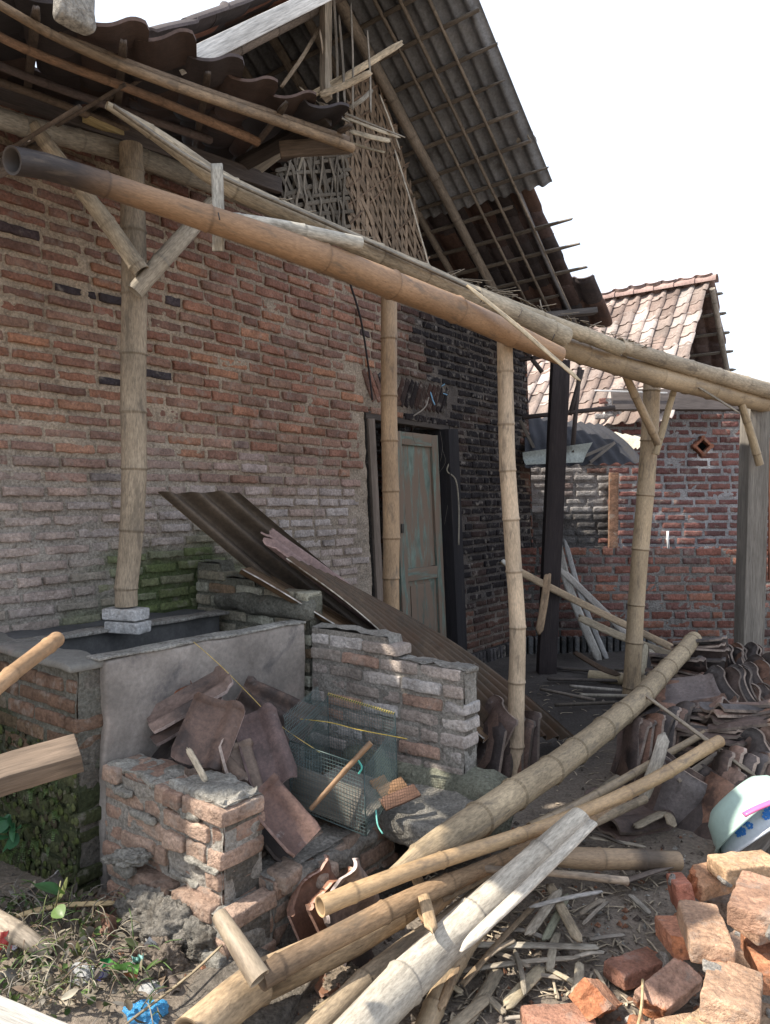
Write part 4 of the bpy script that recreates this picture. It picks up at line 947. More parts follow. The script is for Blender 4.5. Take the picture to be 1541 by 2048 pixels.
m = M(); corrugated(m, P(478, 1143, 3.52), P(512, 1137, 4.0), P(965, 1480, 3.75), P(1010, 1480, 4.2), 5, .016, (.13, .082, .045), .006, 14, .05, 1, .01, 8, (.70, .67, .62))  # near-white edge colour paints a lit top edge
solo("corrugated_sheet", m, RUST, "narrow rusty zinc sheet seen edge-on with a pale bright edge", "roofing sheet")

# ================================================================== LOOSE CLAY TILES
TD = [(.12, .085, .072), (.14, .095, .078), (.09, .072, .066), (.17, .11, .085), (.20, .11, .075), (.105, .09, .085)]
def lay_tile(A, B, face, label, col, group=None, brk=None, i=0, edge=None, wd=.235, ln=None):
    A = np.asarray(A, float); B = np.asarray(B, float); y = unit(B-A); z = unit(np.asarray(face, float)-y*np.dot(face, y)); x = np.cross(y, z)
    L = np.linalg.norm(B-A) if ln is None else ln
    geo = tile_grid(wd, L, .013, 25, 10, .024, .014, (i % 3-1)*.004, brk, i)
    m = M(); put_tile(m, (A+B)/2, (x, y, z), 0, np.array(col)*np.array([.72, .66, .60]), 1.0, edge if edge is not None else np.array(col)*1.4+.06, geo)
    return solo("clay_tile", m, TILE, label, "clay tile", group)
hero = [
 ((300, 1452, 2.80), (462, 1358, 2.92), (-.30, -.40, .85), (.24, .18, .16), "long curved tile on the very top of the heap in the pit, with frosty lichen", None, .17),
 ((303, 1478, 2.84), (440, 1392, 2.96), (-.30, -.40, .85), (.13, .09, .08), "second tile just under the topmost frosty tile of the heap", None, .17),
 ((340, 1390, 3.02), (408, 1362, 3.02), (-.3, -.4, .8), (.45, .17, .085), "broken orange tile piece peeping out behind the top of the heap", (.2, .3), .16),
 ((392, 1532, 2.60), (445, 1402, 2.74), (.10, -.80, .55), (.20, .14, .12), "upright tile facing the camera in the middle of the heap, white blotch", None, .20),
 ((300, 1560, 2.80), (345, 1470, 2.92), (-.1, -.75, .5), (.085, .07, .065), "shadowed tile leaning at the left of the upright one", None, .18),
 ((552, 1572, 2.62), (505, 1428, 2.80), (.30, -.80, .50), (.17, .125, .125), "purplish upright tile with a pale top smear, right of the middle", None, .175),
 ((628, 1450, 3.10), (482, 1384, 3.12), (.2, -.55, .8), (.17, .12, .10), "long dark tile lying along the plastered wall at the back of the heap", None, .15),
 ((606, 1485, 2.98), (470, 1412, 3.02), (.2, -.6, .75), (.10, .075, .07), "tile wedged beneath the one lying along the plastered wall", None, .15),
 ((612, 1690, 2.44), (515, 1580, 2.50), (.45, -.45, .75), (.19, .125, .11), "tile sliding down steeply at the front right of the heap", None, .16),
 ((585, 1705, 2.52), (500, 1610, 2.58), (.5, -.35, .75), (.085, .07, .065), "dark tile under the one that slid down at the front", None, .16),
 ((492, 1592, 2.56), (462, 1490, 2.68), (.80, -.5, .15), (.24, .19, .16), "tile on edge just behind the ruined brick stub", None, .16),
 ((455, 1585, 2.52), (410, 1530, 2.62), (.1, -.3, .9), (.22, .17, .14), "curved tile showing its arched end behind the brick stub", None, .18),
 ((590, 1620, 2.80), (560, 1500, 2.95), (.7, -.6, .3), (.10, .085, .08), "dark tile standing behind the wire cage", None, .16),
 ((340, 1610, 2.66), (335, 1520, 2.76), (.1, -.8, .5), (.10, .08, .075), "shade-dark tile low in the left corner of the pit", None, .18),
 ((505, 1600, 2.60), (480, 1510, 2.72), (.80, -.5, .2), (.20, .16, .14), "second tile on edge, a step right of the one behind the brick stub", None, .15),
 ((440, 1640, 2.62), (560, 1600, 2.70), (.1, -.4, .9), (.08, .065, .06), "dark tile at the bottom of the heap", None, .18),
]
for i, (a, b, fc, c, lab, br, wd_) in enumerate(hero): lay_tile(P(*a), P(*b), fc, lab, c, None, br, i, None, wd_)
for i, (a, b, fc, c, lab, br) in enumerate([
 ((655, 1870, .02), (600, 1745, .24), (.5, -.6, .55), (.26, .15, .11), "outermost of the brown tiles fanned against the foundation by the pole end", (.35, .25)),
 ((700, 1865, .03), (640, 1750, .25), (.5, -.6, .55), (.33, .175, .115), "middle orange-brown tile of the fan with snapped top", (.30, -.2)),
 ((725, 1850, .06), (668, 1770, .24), (.45, -.65, .55), (.36, .29, .26), "pinkish grey tile of the fan, nearest the round pole end", None),
 ((150, 1850, .05), (265, 1890, .06), (.1, -.5, .85), (.20, .13, .10), "broken flat tile lying in the litter below the mossy wall", (.35, .5)),
 ((160, 1900, .05), (235, 1925, .06), (.2, -.7, .6), (.27, .16, .12), "small reddish tile shard in the litter", (.1, .2)),
 ((70, 1815, .05), (45, 1762, .14), (.5, -.6, .5), (.20, .19, .18), "round grey tile piece leaning at the foot of the mossy wall", (.1, .1)),
 ((745, 1900, .02), (690, 1960, .02), (.6, -.5, .6), (.13, .10, .095), "dark tile lying under the crossed poles", None)]):
    lay_tile(Z(*a), Z(*b), fc, lab, c, None, br, 20+i, None, .22)
# big heap of tiles on the right: clusters stacked on edge
heap_label = "dark clay pantile stacked in the big heap at the right, among others just like it"
CL = {1: "tile in the row leaning on edge just below the thickest pole", 2: "big frosty tile lying arched near the thick pole's far end", 3: "tile in the wavy pile at the heap's back left",
 4: "tile in the standing row at the back middle of the heap", 5: "tile in the second standing row of the heap", 6: "tile in the standing row at the back right of the heap",
 7: "tile in the leaning row at the right middle of the heap", 8: "long tile laid flat on the right middle of the heap", 9: "tile on edge behind the upright grey slat", 10: "tile in the flat pile under the long thin stick",
 11: "tile in the flat pile just above the honey-coloured pole's end", 12: "tile in the upright row above the green basin", 13: "tile in the packed row left of the green basin",
 14: "large cracked tile leaning in front of the heap, cement blotch", 15: "tile leaning under the front of the heap", 16: "tile in the pile between the braced post and the heap", 17: "tile in the flat pile at the heap's far right",
 18: "tile lying loosely on the heap's crest", 19: "tile standing behind the end of the low brick wall", 20: "tile thrown on the row behind the low brick wall", 22: "tile in the slumped pile below the long thin stick", 23: "tile in the pile over the green basin, right edge", 24: "tile in the low pile at the heap back",
 21: "curved tile lying on the ground in front of the heap"}
ORDN = ["first", "second", "third", "fourth", "fifth", "sixth", "seventh", "eighth", "ninth", "tenth", "eleventh"]
def cluster(px, py, z, stackdir, yax, cnt, sp, seed, tint=1.0, sc=1.0):
    r = random.Random(seed); c0 = Z(px, py, z); sd = unit(stackdir)
    for k_ in range(cnt):
        y = unit(np.asarray(yax, float)+np.array([r.uniform(-.16, .16) for _ in range(3)]))
        zz = unit(sd-y*np.dot(sd, y)+np.array([r.uniform(-.06, .06) for _ in range(3)])); zz = unit(zz-y*np.dot(zz, y)); x = np.cross(y, zz)
        c = c0+sd*(k_*sp*1.15)+np.array([r.uniform(-.022, .022) for _ in range(3)])
        col = np.array(TD[r.randrange(6)])*r.uniform(.75, 1.15)*tint
        m = M(); put_tile(m, c, (x, y, zz), 0, col, max(1.12, sc)*r.uniform(.95, 1.05), np.array([.26, .20, .16])*r.uniform(.3, 1.1)*tint, TILE_V[r.randrange(5)])
        solo("clay_tile", m, TILE, (ORDN[k_]+(" from bottom, clay " if sd[2] > .55 else " from left, clay ")+CL[seed]), "clay tile", "clay tiles: "+CL[seed])
X_, Y_ = np.array([1., 0, 0]), np.array([0, 1., 0])
cluster(1250, 1500, .16, (1, .25, .15), (.35, .45, .80), 9, .030, 1)
cluster(1370, 1400, .30, (.2, -.5, .8), (.9, -.3, .15), 2, .035, 2, 1.5)
cluster(1360, 1362, .26, (.1, .4, .9), (.8, -.7, .0), 4, .032, 3)
cluster(1440, 1350, .22, (1, .1, .1), (.1, -.6, .75), 8, .034, 4)
cluster(1425, 1400, .26, (1, .15, .1), (.3, -.6, .65), 7, .034, 5)
cluster(1500, 1372, .30, (1, .15, .1), (.2, -.6, .75), 7, .032, 6)
cluster(1500, 1420, .22, (.9, .1, .2), (.15, -.7, .6), 6, .034, 7)
cluster(1480, 1462, .28, (0, .1, 1), (1, -.05, 0), 4, .028, 8, 1.25)
cluster(1340, 1480, .14, (1, .1, .2), (.4, .4, .8), 6, .03, 9)
cluster(1400, 1498, .16, (.5, .3, .8), (.8, -.6, .1), 5, .03, 10)
cluster(1440, 1530, .14, (.3, .3, .9), (.7, -.7, .1), 5, .03, 11)
cluster(1520, 1520, .18, (1, -.1, .1), (.1, -.5, .8), 7, .028, 12, 1.3)
cluster(1430, 1580, .12, (1, -.05, .1), (.35, .25, .8), 11, .026, 13, 1.35)
cluster(1330, 1600, .10, (.5, .6, .3), (.5, -.2, .8), 2, .035, 14, 1.5)
cluster(1390, 1620, .08, (.9, .2, .3), (.5, .15, .8), 5, .030, 15, 1.2)
cluster(1300, 1430, .10, (.1, .5, .9), (.8, .5, .1), 4, .03, 16)
cluster(1530, 1460, .30, (.2, .4, .9), (.9, -.3, .2), 4, .03, 17)
cluster(1390, 1440, .26, (.4, -.3, .8), (.7, -.6, .4), 3, .03, 18, 1.3)
cluster(975, 1500, .14, (.9, .35, .1), (.15, .1, 1), 6, .034, 19)
cluster(960, 1470, .22, (.9, .35, .1), (.5, -.1, .8), 3, .034, 20)
cluster(1470, 1500, .20, (.4, -.2, .8), (.8, -.55, .2), 6, .03, 22, .9)
cluster(1500, 1550, .16, (.8, .1, .4), (.3, -.5, .7), 6, .032, 23)
cluster(1400, 1330, .34, (.3, .3, .8), (.9, -.4, .1), 4, .034, 24, 1.2)
cluster(1250, 1640, .02, (.2, -.3, .9), (.9, .3, .0), 2, .03, 21)

# ================================================================== LONG BAMBOO POLES ON THE GROUND
def gpole(l, tint, label, node=.27, mat_=None, burn=None, hollow=(True, True), mode=ZL, seed=[300], cat="bamboo pole", group=None, name="bamboo_pole"):
    seed[0] += 1; m = M(); p_, r_ = mode(l); bamboo(m, p_, np.array(r_)*.80, np.array(tint)*.9, node, seed[0], 18, burn, hollow)
    return solo(name, m, mat_ or BAMBOO, label, cat, group)
gpole([(1388, 1278, .50, 38), (1290, 1386, .40, 50), (1190, 1472, .36, 60), (1090, 1546, .35, 70), (950, 1642, .35, 82), (860, 1704, .34, 82), (800, 1742, .32, 44), (752, 1768, .31, 12)], (.40, .31, .20), "thickest bamboo pole, running from the tile heap down to the foundation", .33, OLDBAM)
gpole([(640, 1812, .37, 50), (850, 1732, .37, 40), (1100, 1650, .30, 34), (1290, 1568, .30, 33), (1440, 1482, .34, 30)], (.46, .31, .17), "honey-coloured bamboo pole with round sealed end above the fanned tiles", .34, None, None, (False, True))
gpole([(520, 1955, .22, 62), (700, 1862, .24, 56), (860, 1782, .26, 50), (1000, 1722, .22, 36), (1250, 1610, .16, 26)], (.33, .22, .13), "dark stained bamboo pole with blackened near end", .30, OLDBAM, lambda x: float(sstep(.25, .0, x)*.6))
gpole([(380, 2080, .16, 112), (520, 1965, .15, 100), (700, 1880, .16, 84), (860, 1790, .18, 50)], (.44, .32, .20), "fat bamboo pole entering at the bottom left, lit along its edge", .45, OLDBAM)
gpole([(600, 2090, .10, 60), (760, 1935, .12, 58), (900, 1838, .14, 50), (1010, 1745, .16, 36), (1120, 1670, .18, 28)], (.34, .265, .18), "cracked grey-brown pole between the fat pole and the white one", .5, OLDBAM)
gpole([(640, 2110, .06, 50), (790, 1965, .07, 48), (930, 1855, .09, 38), (1040, 1765, .10, 26)], (.30, .24, .17), "thin pole hugging the cracked one", .4, OLDBAM)
gpole([(670, 2110, .14, 112), (800, 1975, .16, 106), (920, 1860, .20, 92), (1040, 1750, .28, 80), (1164, 1640, .37, 66)], (.50, .45, .37), "big whitened bamboo pole with sunlit open upper end", .36, OLDBAM)
gpole([(1040, 1704, .16, 46), (1150, 1716, .13, 52), (1250, 1718, .10, 50), (1358, 1722, .07, 46)], (.42, .30, .19), "short bamboo length lying flat with scorched right end", .22, None, lambda x: float(.75*sstep(.66, .74, x)*sstep(.98, .84, x)))
gpole([(440, 1832, .32, 40), (480, 1895, .29, 52), (520, 1958, .24, 58)], (.40, .32, .23), "stubby cut bamboo piece propped against the blackened pole end", .8, None, None, (True, False))
gpole([(840, 2090, .03, 60), (880, 1990, .04, 52), (925, 1905, .06, 46), (990, 1820, .08, 36)], (.40, .30, .19), "bamboo pole half hidden under the white one", .22)
gpole([(730, 2085, .27, 34), (-1, -1, 0, 0)][:1]+[(900, 1905, .27, 40), (1000, 1805, .31, 44), (1100, 1712, .36, 42), (1190, 1630, .41, 38)], (.56, .51, .43), "slender white pole resting on the big whitened one", .30, OLDBAM) if False else None
m = M(); p_, r_ = ZL([(922, 1903, .24, 8), (950, 1872, .25, 32), (1050, 1778, .31, 34), (1130, 1700, .37, 32), (1186, 1645, .41, 28)])
sweep(m, catmull(p_, 6), np.interp(np.linspace(0, 1, 25), np.linspace(0, 1, 5), r_)*.8, 16, (.54, .49, .41), True, flat=.55); solo("bamboo_pole", m, OLDBAM, "split white bamboo half with pointed end lying over the big whitened pole", "bamboo pole")
gpole([(945, 1737, .24, 18), (1100, 1745, .22, 17), (1255, 1762, .17, 20)], (.42, .33, .24), "thin pinkish bamboo stick crossing the whitened poles", .35)
gpole([(1420, 1460, .30, 16), (1200, 1585, .20, 22), (1060, 1655, .22, 24)], (.38, .29, .19), "thin bamboo behind the honey-coloured pole", .3)
gpole([(1180, 1352, .05, 30), (1270, 1362, .06, 32), (1385, 1372, .08, 30)], (.42, .34, .22), "fat bamboo offcut lying behind the braced post", .6)
gpole([(-60, 1420, 1.12, 44), (20, 1352, 1.13, 42), (112, 1280, 1.13, 40)], (.40, .25, .14), "broken orange bamboo end poking in from the left edge", .3, None, None, (True, True))
gpole([(850, 1830, .18, 44), (915, 1770, .2, 40)], (.45, .30, .17), "short sawn bamboo butt between the poles", .4)
gpole([(-40, 1830, .18, 60), (40, 1870, .16, 48), (100, 1910, .1, 34)], (.46, .38, .29), "pale forked branch piece at the left edge of the litter", .5, OLDBAM)
gpole([(560, 2100, .05, 46), (700, 1985, .06, 44), (850, 1880, .07, 38), (960, 1800, .08, 34)], (.36, .28, .18), "brown pole lying lowest of the fan between the fat one and the thin ones", .33, OLDBAM)
gpole([(880, 1800, .20, 26), (1000, 1735, .19, 28), (1180, 1650, .17, 24), (1290, 1598, .16, 20)], (.33, .26, .18), "slim grey pole running between the honey-coloured pole and the whitened one", .35, OLDBAM)
gpole([(1010, 1700, .10, 30), (1120, 1640, .10, 28), (1235, 1560, .12, 26)], (.30, .25, .18), "short dull bamboo under the honey-coloured pole", .35, OLDBAM)
# timbers
m = M(); plank(m, P(-120, 1588, 1.62), P(165, 1502, 1.72), .082, .052, (.15, -.35, .9), (.155, .115, .085), 3, 10, .004, cuts=[((.14, .0, 0), (1, .25, .15))], freq=18); solo("timber_beam", m, WOOD, "rough sawn brown timber end sticking in from the left", "timber")
m = M(); plank(m, Z(-160, 1990, .36), Z(150, 2130, .36), .14, .02, (.1, 0, 1), (.46, .44, .40), 3, 8, .001); solo("white_board", m, WOOD, "bright sunlit white board across the bottom left corner", "board")
# slats and laths lying about: (x0,y0,x1,y1,width_px,z,colour)
S1 = [(945, 1890, 1195, 1895, 13, .03, (.42, .38, .31)), (905, 1945, 1160, 1915, 11, .02, (.38, .33, .26)), (1150, 1915, 1210, 1905, 11, .02, (.42, .37, .3)),
 (1010, 2015, 1085, 1935, 22, .02, (.38, .32, .22)), (930, 2048, 1000, 1935, 24, .015, (.30, .25, .18)), (900, 2060, 975, 1995, 22, .02, (.34, .28, .2)),
 (1100, 1770, 1160, 1885, 17, .05, (.36, .29, .2)), (1055, 1870, 1120, 1780, 18, .06, (.38, .33, .26)), (1090, 1880, 1135, 1790, 14, .03, (.28, .28, .2)),
 (1060, 1815, 1205, 1785, 9, .07, (.46, .43, .39)), (1150, 1995, 1160, 1925, 17, .03, (.36, .31, .23)), (1090, 1935, 1175, 1985, 9, .02, (.33, .28, .2)),
 (925, 1970, 1080, 1800, 12, .04, (.27, .20, .13)), (1115, 1865, 1100, 1940, 14, .02, (.33, .29, .22)), (830, 1745, 865, 1865, 20, .26, (.42, .30, .18)),
 (1260, 1790, 1300, 1828, 9, .02, (.34, .31, .26)), (1000, 1860, 1100, 1880, 8, .02, (.35, .31, .26)), (880, 2020, 915, 1930, 16, .05, (.37, .26, .16)),
 (1160, 1830, 1210, 1800, 9, .02, (.30, .25, .19)), (1165, 1850, 1215, 1805, 7, .02, (.36, .31, .25)), (1230, 1770, 1370, 1725, 12, .04, (.16, .13, .11)),
 (1180, 1675, 1290, 1695, 11, .03, (.36, .31, .24)), (1150, 1660, 1250, 1690, 7, .03, (.13, .11, .09)), (1440, 1700, 1510, 1690, 7, .01, (.26, .21, .16)),
 (1270, 1655, 1330, 1625, 17, .05, (.36, .30, .22)), (1330, 1625, 1345, 1655, 16, .05, (.38, .31, .22)), (980, 1905, 1060, 1935, 9, .02, (.3, .25, .19)),
 (1040, 1950, 1140, 1960, 8, .015, (.28, .24, .19)), (960, 1980, 1010, 2030, 12, .015, (.32, .27, .2)), (1120, 2010, 1200, 2030, 8, .01, (.35, .3, .24)),
 (1010, 2040, 1150, 2035, 7, .01, (.33, .29, .24)), (1180, 1880, 1250, 1870, 7, .01, (.36, .32, .27)), (860, 1960, 925, 1985, 10, .02, (.35, .29, .2)),
 (1030, 1900, 1050, 1990, 9, .03, (.3, .26, .2)), (960, 1925, 1030, 1880, 10, .04, (.33, .27, .2)), (1190, 1940, 1215, 1985, 7, .01, (.36, .3, .22))]
rl = random.Random(12)
SL = ["long straight grey", "long pale", "short grey", "broad tan", "broad brown", "broad greyish", "steep tan", "stubby pale-ended", "greenish", "thin whitish", "upright pale", "narrow tan", "long dark brown", "short knotted", "orange-brown", "narrow grey", "thin horizontal", "reddish tan", "short brown", "thin short", "long blackish", "flat greyish", "thin dark", "lone thin", "rough frayed", "splintered", "dull brown", "thin level", "short slanting", "thin bottom", "long thin bottom", "tiny pale", "tan stub", "steep thin", "tan crossing", "tiny steep"]
SLP = [" lying level right of the white pole's point", " reaching to the half-buried flat brick", " touching the end of the long level ones", " lying alone in the bottom middle", " left of the broad tan one at the bottom", " cut by the bottom edge", " running down from the scorched bamboo length",
 " with frosty end under the scorched length", " between two steep ones under the scorched length", " on top of the splints pointing right", " standing out just left of the bricks", " slanting toward the bricks", " curving beside the pointed white pole", " stuck across the two level ones",
 " hanging down between the pole ends", " lying left of the chipped brick", " under the white pole's point", " beneath the half hidden bamboo", " on bare soil right of the splints", " next to the short brown one on bare soil", " lying right of the thin pinkish stick's end", " above the scorched bamboo length",
 " crossing behind the scorched length", " near the basins on bare soil", " at the foot of the tile heap", " beside the frayed one at the heap's foot", " crossing under the dark brown one", " below the two long level ones", " near the bottom left of the splints", " left of the flat bottom brick", " along the bottom edge",
 " just left of the chipped brick", " tucked beside the half hidden bamboo", " dropping between the level ones", " lying over the level ones", " beside the crumbly broken brick"]
for i, (x0, y0, x1, y1, wp_, z, c) in enumerate(S1):
    A_ = Z(x0, y0, z+.01); B_ = Z(x1, y1, z+rl.uniform(.0, .02)+.01); A_[2] += max(0, gh(A_)); B_[2] += max(0, gh(B_))
    m = M(); mid = (A_+B_)/2+np.array([rl.uniform(-.006, .006), rl.uniform(-.006, .006), rl.uniform(0, .01)])
    slat(m, [A_, mid, B_], wp_*A_[1]/FPX*1.15, .005, (rl.uniform(-.2, .2), rl.uniform(-.3, .1), 1), c, .22, i+40)
    solo("split_bamboo", m, OLDBAM, SL[i]+" slat of split bamboo"+SLP[i], "bamboo slat", "split bamboo slats on the ground")
named = [
 ([(1330, 1468, .36), (1312, 1530, .28), (1283, 1602, .12)], 24, (.40, .35, .28), "wide grey slat leaning upright in front of the tile heap"),
 ([(1290, 1390, .42), (1400, 1470, .34), (1510, 1552, .24)], 9, (.33, .27, .2), "long thin stick slanting across the tile heap"),
 ([(1345, 1545, .2), (1420, 1490, .28)], 12, (.36, .30, .22), "short lath tucked under the heap pole"),
 ([(1358, 1562, .2), (1440, 1505, .26)], 12, (.3, .25, .2), "second short lath below the heap pole")]
for i, (l, wp_, c, lab) in enumerate(named):
    m = M(); q = [Z(*a_) for a_ in l]; slat(m, q, wp_*q[0][1]/FPX, .008, (.2, -.6, .8), c, .15, i+80); solo("split_bamboo", m, OLDBAM, lab, "bamboo slat")
back = [
 ([(1108, 1055, 6.9), (1140, 1180, 6.9), (1205, 1335, 6.85)], 17, (.33, .31, .28), "grey lath leaning on the boundary wall beside the charred post, lower half split"),
 ([(1130, 1080, 6.95), (1165, 1200, 6.9), (1220, 1332, 6.9)], 10, (.30, .29, .28), "thinner grey lath leaning just right of the first on the boundary wall"),
 ([(1118, 1135, 6.9), (1200, 1215, 6.9), (1275, 1290, 6.9)], 14, (.34, .31, .28), "bent bleached lath crossing behind the braced post"),
 ([(1003, 1125, 5.9), (1180, 1215, 6.2), (1380, 1312, 6.3)], 15, (.36, .27, .18), "long brown lath slanting down across the back of the yard"),
 ([(1160, 1236, 6.0), (1260, 1280, 5.9), (1400, 1330, 5.6)], 15, (.34, .28, .2), "tan lath running down to the tile heap"),
 ([(1096, 1150, 6.05), (1088, 1210, 6.05), (1078, 1268, 6.05)], 15, (.36, .25, .16), "short bamboo strip fixed upright to the charred post"),
 ([(1292, 1290, 5.8), (1285, 1350, 5.7)], 12, (.38, .33, .24), "upright stub of lath behind the braced post"),
 ([(1300, 1300, 5.8), (1320, 1340, 5.7)], 14, (.32, .28, .22), "slanted stub of lath near the thick pole's far end"),
 ([(1150, 1305, 6.0), (1200, 1335, 5.6), (1240, 1350, 5.5)], 10, (.10, .07, .05), "charred curved stick by the foot of the boundary wall"),
 ([(1005, 1120, 5.85), (1020, 1135, 5.85)], 8, (.6, .58, .52), "scrap of white strip on the sooty wall beside the pale post")]
for i, (l, wp_, c, lab) in enumerate(back):
    m = M(); q = [P(*a_) for a_ in l]; slat(m, q, wp_*q[0][1]/FPX, .012, (0, -1, .2), c, .12, i+120); solo("wooden_lath", m, OLDBAM, lab, "lath")
for i, (a_, b_, wp_, c) in enumerate([((1095, 1358), (1260, 1362), 10, (.10, .085, .075)), ((1140, 1372), (1250, 1382), 5, (.42, .38, .33)), ((1160, 1390), (1262, 1392), 9, (.30, .27, .22)), ((1110, 1335), (1230, 1345), 18, (.07, .06, .055)),
                                     ((1230, 1340), (1320, 1338), 10, (.08, .07, .06)), ((1080, 1378), (1190, 1400), 5, (.2, .17, .14)), ((1110, 1410), (1230, 1405), 6, (.12, .1, .08))]):
    m = M(); slat(m, [Z(*a_, .05), Z((a_[0]+b_[0])/2, (a_[1]+b_[1])/2, .055), Z(*b_, .05)], wp_*4.5/FPX, .02, up, c, .1, i); solo("charred_lath", m, OLDBAM, ["black lath at the foot of the charred post", "thin pale lath on the ash left of the braced post", "grey lath touching the foot of the braced post", "broad charred board end beneath the boundary wall", "charred lath right of the braced post", "thin brown twig-like lath on the ash", "thin dark lath nearest the pale post"][i], "lath")

# ================================================================== LOOSE BRICKS, FRONT RIGHT
OR = (.44, .20, .11); OB = (.34, .17, .11); GB = (.42, .27, .18)
def lbrick(c, ax, col, label, cuts=(), size=(.215, .105, .052), seed=1, cc=(.46, .19, .095), amp=.003):
    m = M(); rockbox(m, c, ax, size, (22, 12, 6), .006, amp*1.5, 30, seed, col, cuts, 0, .35, cc); return solo("brick", m, BRICK, label, "brick")
def bax(yaw, pitch=0.0, roll=0.0):
    e = Matrix.Rotation(math.radians(yaw), 3, 'Z') @ Matrix.Rotation(math.radians(pitch), 3, 'Y') @ Matrix.Rotation(math.radians(roll), 3, 'X')
    return [np.array(e.col[i]) for i in range(3)]
BR = [
 # px,py,z(center),yaw,pitch,roll,col,label,cuts,size
 (1450, 1985, .22, 62, 8, 6, GB, "large greyish brick on top of the nearest stack, bottom right corner", [((.09, .05, .02), (1, .9, .3))], (.24, .125, .06)),
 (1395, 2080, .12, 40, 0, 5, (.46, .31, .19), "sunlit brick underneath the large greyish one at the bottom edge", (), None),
 (1500, 2070, .12, 70, 0, 0, (.33, .23, .15), "shaded brick at the bottom right corner beneath the stack", (), None),
 (1395, 1858, .24, 78, 0, 3, GB, "tan brick lying flat in the middle of the right-hand stack", [((.10, .05, 0), (1, .4, 0))], None),
 (1500, 1800, .33, 55, 0, 0, (.36, .215, .145), "topmost brick of the right-hand stack, lying flat with orange side", (), None),
 (1530, 1920, .16, 78, 0, 0, OR, "orange brick between the two stack levels at the right edge", (), None),
 (1490, 1885, .10, 40, 0, 0, (.3, .2, .14), "dusky brick supporting the middle of the stack", (), None),
 (1530, 1830, .24, 20, 0, 0, (.4, .25, .17), "brick end poking out at the right edge under the topmost brick", (), None),
 (1335, 1868, .11, 88, 8, 0, (.36, .165, .10), "chipped dark orange brick with a bite out of its front, left of the tan one", [((-.10, -.035, 0), (-.8, -.7, .2)), ((-.09, .03, .0), (-1, .4, .3)), ((.02, -.055, -.02), (-.2, -1, -.2))], (.19, .11, .07)),
 (1385, 1860, .06, 85, 20, 60, (.42, .21, .13), "brick leaning on edge between chipped brick and tan brick", [((-.09, 0, -.02), (-1, 0, -.3))], None),
 (1348, 1780, .12, 80, 12, 80, (.37, .15, .10), "red brick half standing on its side behind the chipped brick", [((.07, .02, 0), (1, .5, 0))], (.17, .10, .055)),
 (1410, 1752, .13, 25, 0, 8, (.47, .27, .16), "sunlit broken brick pieces at the back left of the stack", [((-.07, .03, 0), (-1, .7, .3)), ((.09, 0, .02), (1, 0, .8))], None),
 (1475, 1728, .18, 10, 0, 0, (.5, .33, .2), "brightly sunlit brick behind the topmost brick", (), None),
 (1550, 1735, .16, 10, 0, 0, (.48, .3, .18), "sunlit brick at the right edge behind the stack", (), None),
 (1250, 1930, .03, 25, 0, -4, (.33, .165, .115), "flat brick half buried in the middle of the loose ones", [((.09, 0, .0), (1, -.3, 0))], None),
 (1172, 2000, .05, 55, 30, 30, (.45, .235, .145), "rough broken brick with crumbly sunlit face, front centre", [((0, -.03, -.0), (.1, -1, -.35)), ((-.08, 0, 0), (-1, 0, .3))], (.19, .12, .08)),
 (1312, 1975, .05, 28, -16, 22, (.43, .27, .20), "pale rounded brick tilted up, sunlit on its left end", [((-.085, -.02, 0), (-1, -.5, 0)), ((.09, .04, 0), (1, .6, 0))], (.22, .10, .07)),
 (1092, 2040, .03, 5, 0, 0, (.36, .19, .13), "flat brick cut by the bottom edge, left of the crumbly one", [((.08, .04, 0), (1, 1, 0))], None),
 (1250, 2050, .03, 45, 10, 10, (.40, .19, .11), "small brick lump at the bottom edge below the pale rounded brick", [((.02, 0, 0), (1, .2, .2)), ((0, .03, 0), (-.3, 1, .3))], None),
 (1320, 2070, .03, 15, 0, 0, (.45, .30, .2), "sunlit earthy brick at the bottom edge right of the lump", (), None),
 (1440, 1790, .03, 60, 0, 0, (.33, .24, .18), "lowest brick in the stack, mostly covered by the others", (), None),
]
for i, (px, py, z, yw, pt, rl_, col, lab, cuts, size) in enumerate(BR):
    k_ = .86 if px < 1340 else .99; sz = np.array(size or (.215, .108, .056))*k_; col = np.array(col)*1.08
    lbrick(Z(px+(24 if px < 1340 else 14), py+6, z*1.25), bax(yw, pt, rl_), col, lab, [(np.array(p_)*k_, n_) for p_, n_ in cuts], tuple(sz), 200+i)
for i, o_ in enumerate([o for o in scene.objects if o.name.startswith("brick") and o.type == 'MESH' and o.get('category') == 'brick'][2:]):
    if i % 2: continue
    r8 = random.Random(i); me_ = o_.data; k_ = len(me_.vertices); vi = me_.vertices[r8.randrange(k_)]; c_ = np.array(vi.co)+np.array(o_.location); nn_2 = unit(np.array(vi.normal))
    m = M(); e1_ = unit(np.cross(nn_2, (.3, .5, .7))); rockbox(m, c_-nn_2*.004, (e1_, np.cross(nn_2, e1_), nn_2), (r8.uniform(.03, .07), r8.uniform(.02, .05), .014), (8, 6, 1), .006, .007, 40, i, (.40, .37, .33)); part("mortar_crust", m, CONC, o_)
m = M(); sweep(m, catmull([Z(1286, 1960, .09), Z(1284, 2010, .1), Z(1275, 2060, .12)], 4), [.004]*9, 8, (.5, .38, .22)); solo("twig", m, OLDBAM, "thin dry twig standing in front of the pale rounded brick", "twig")

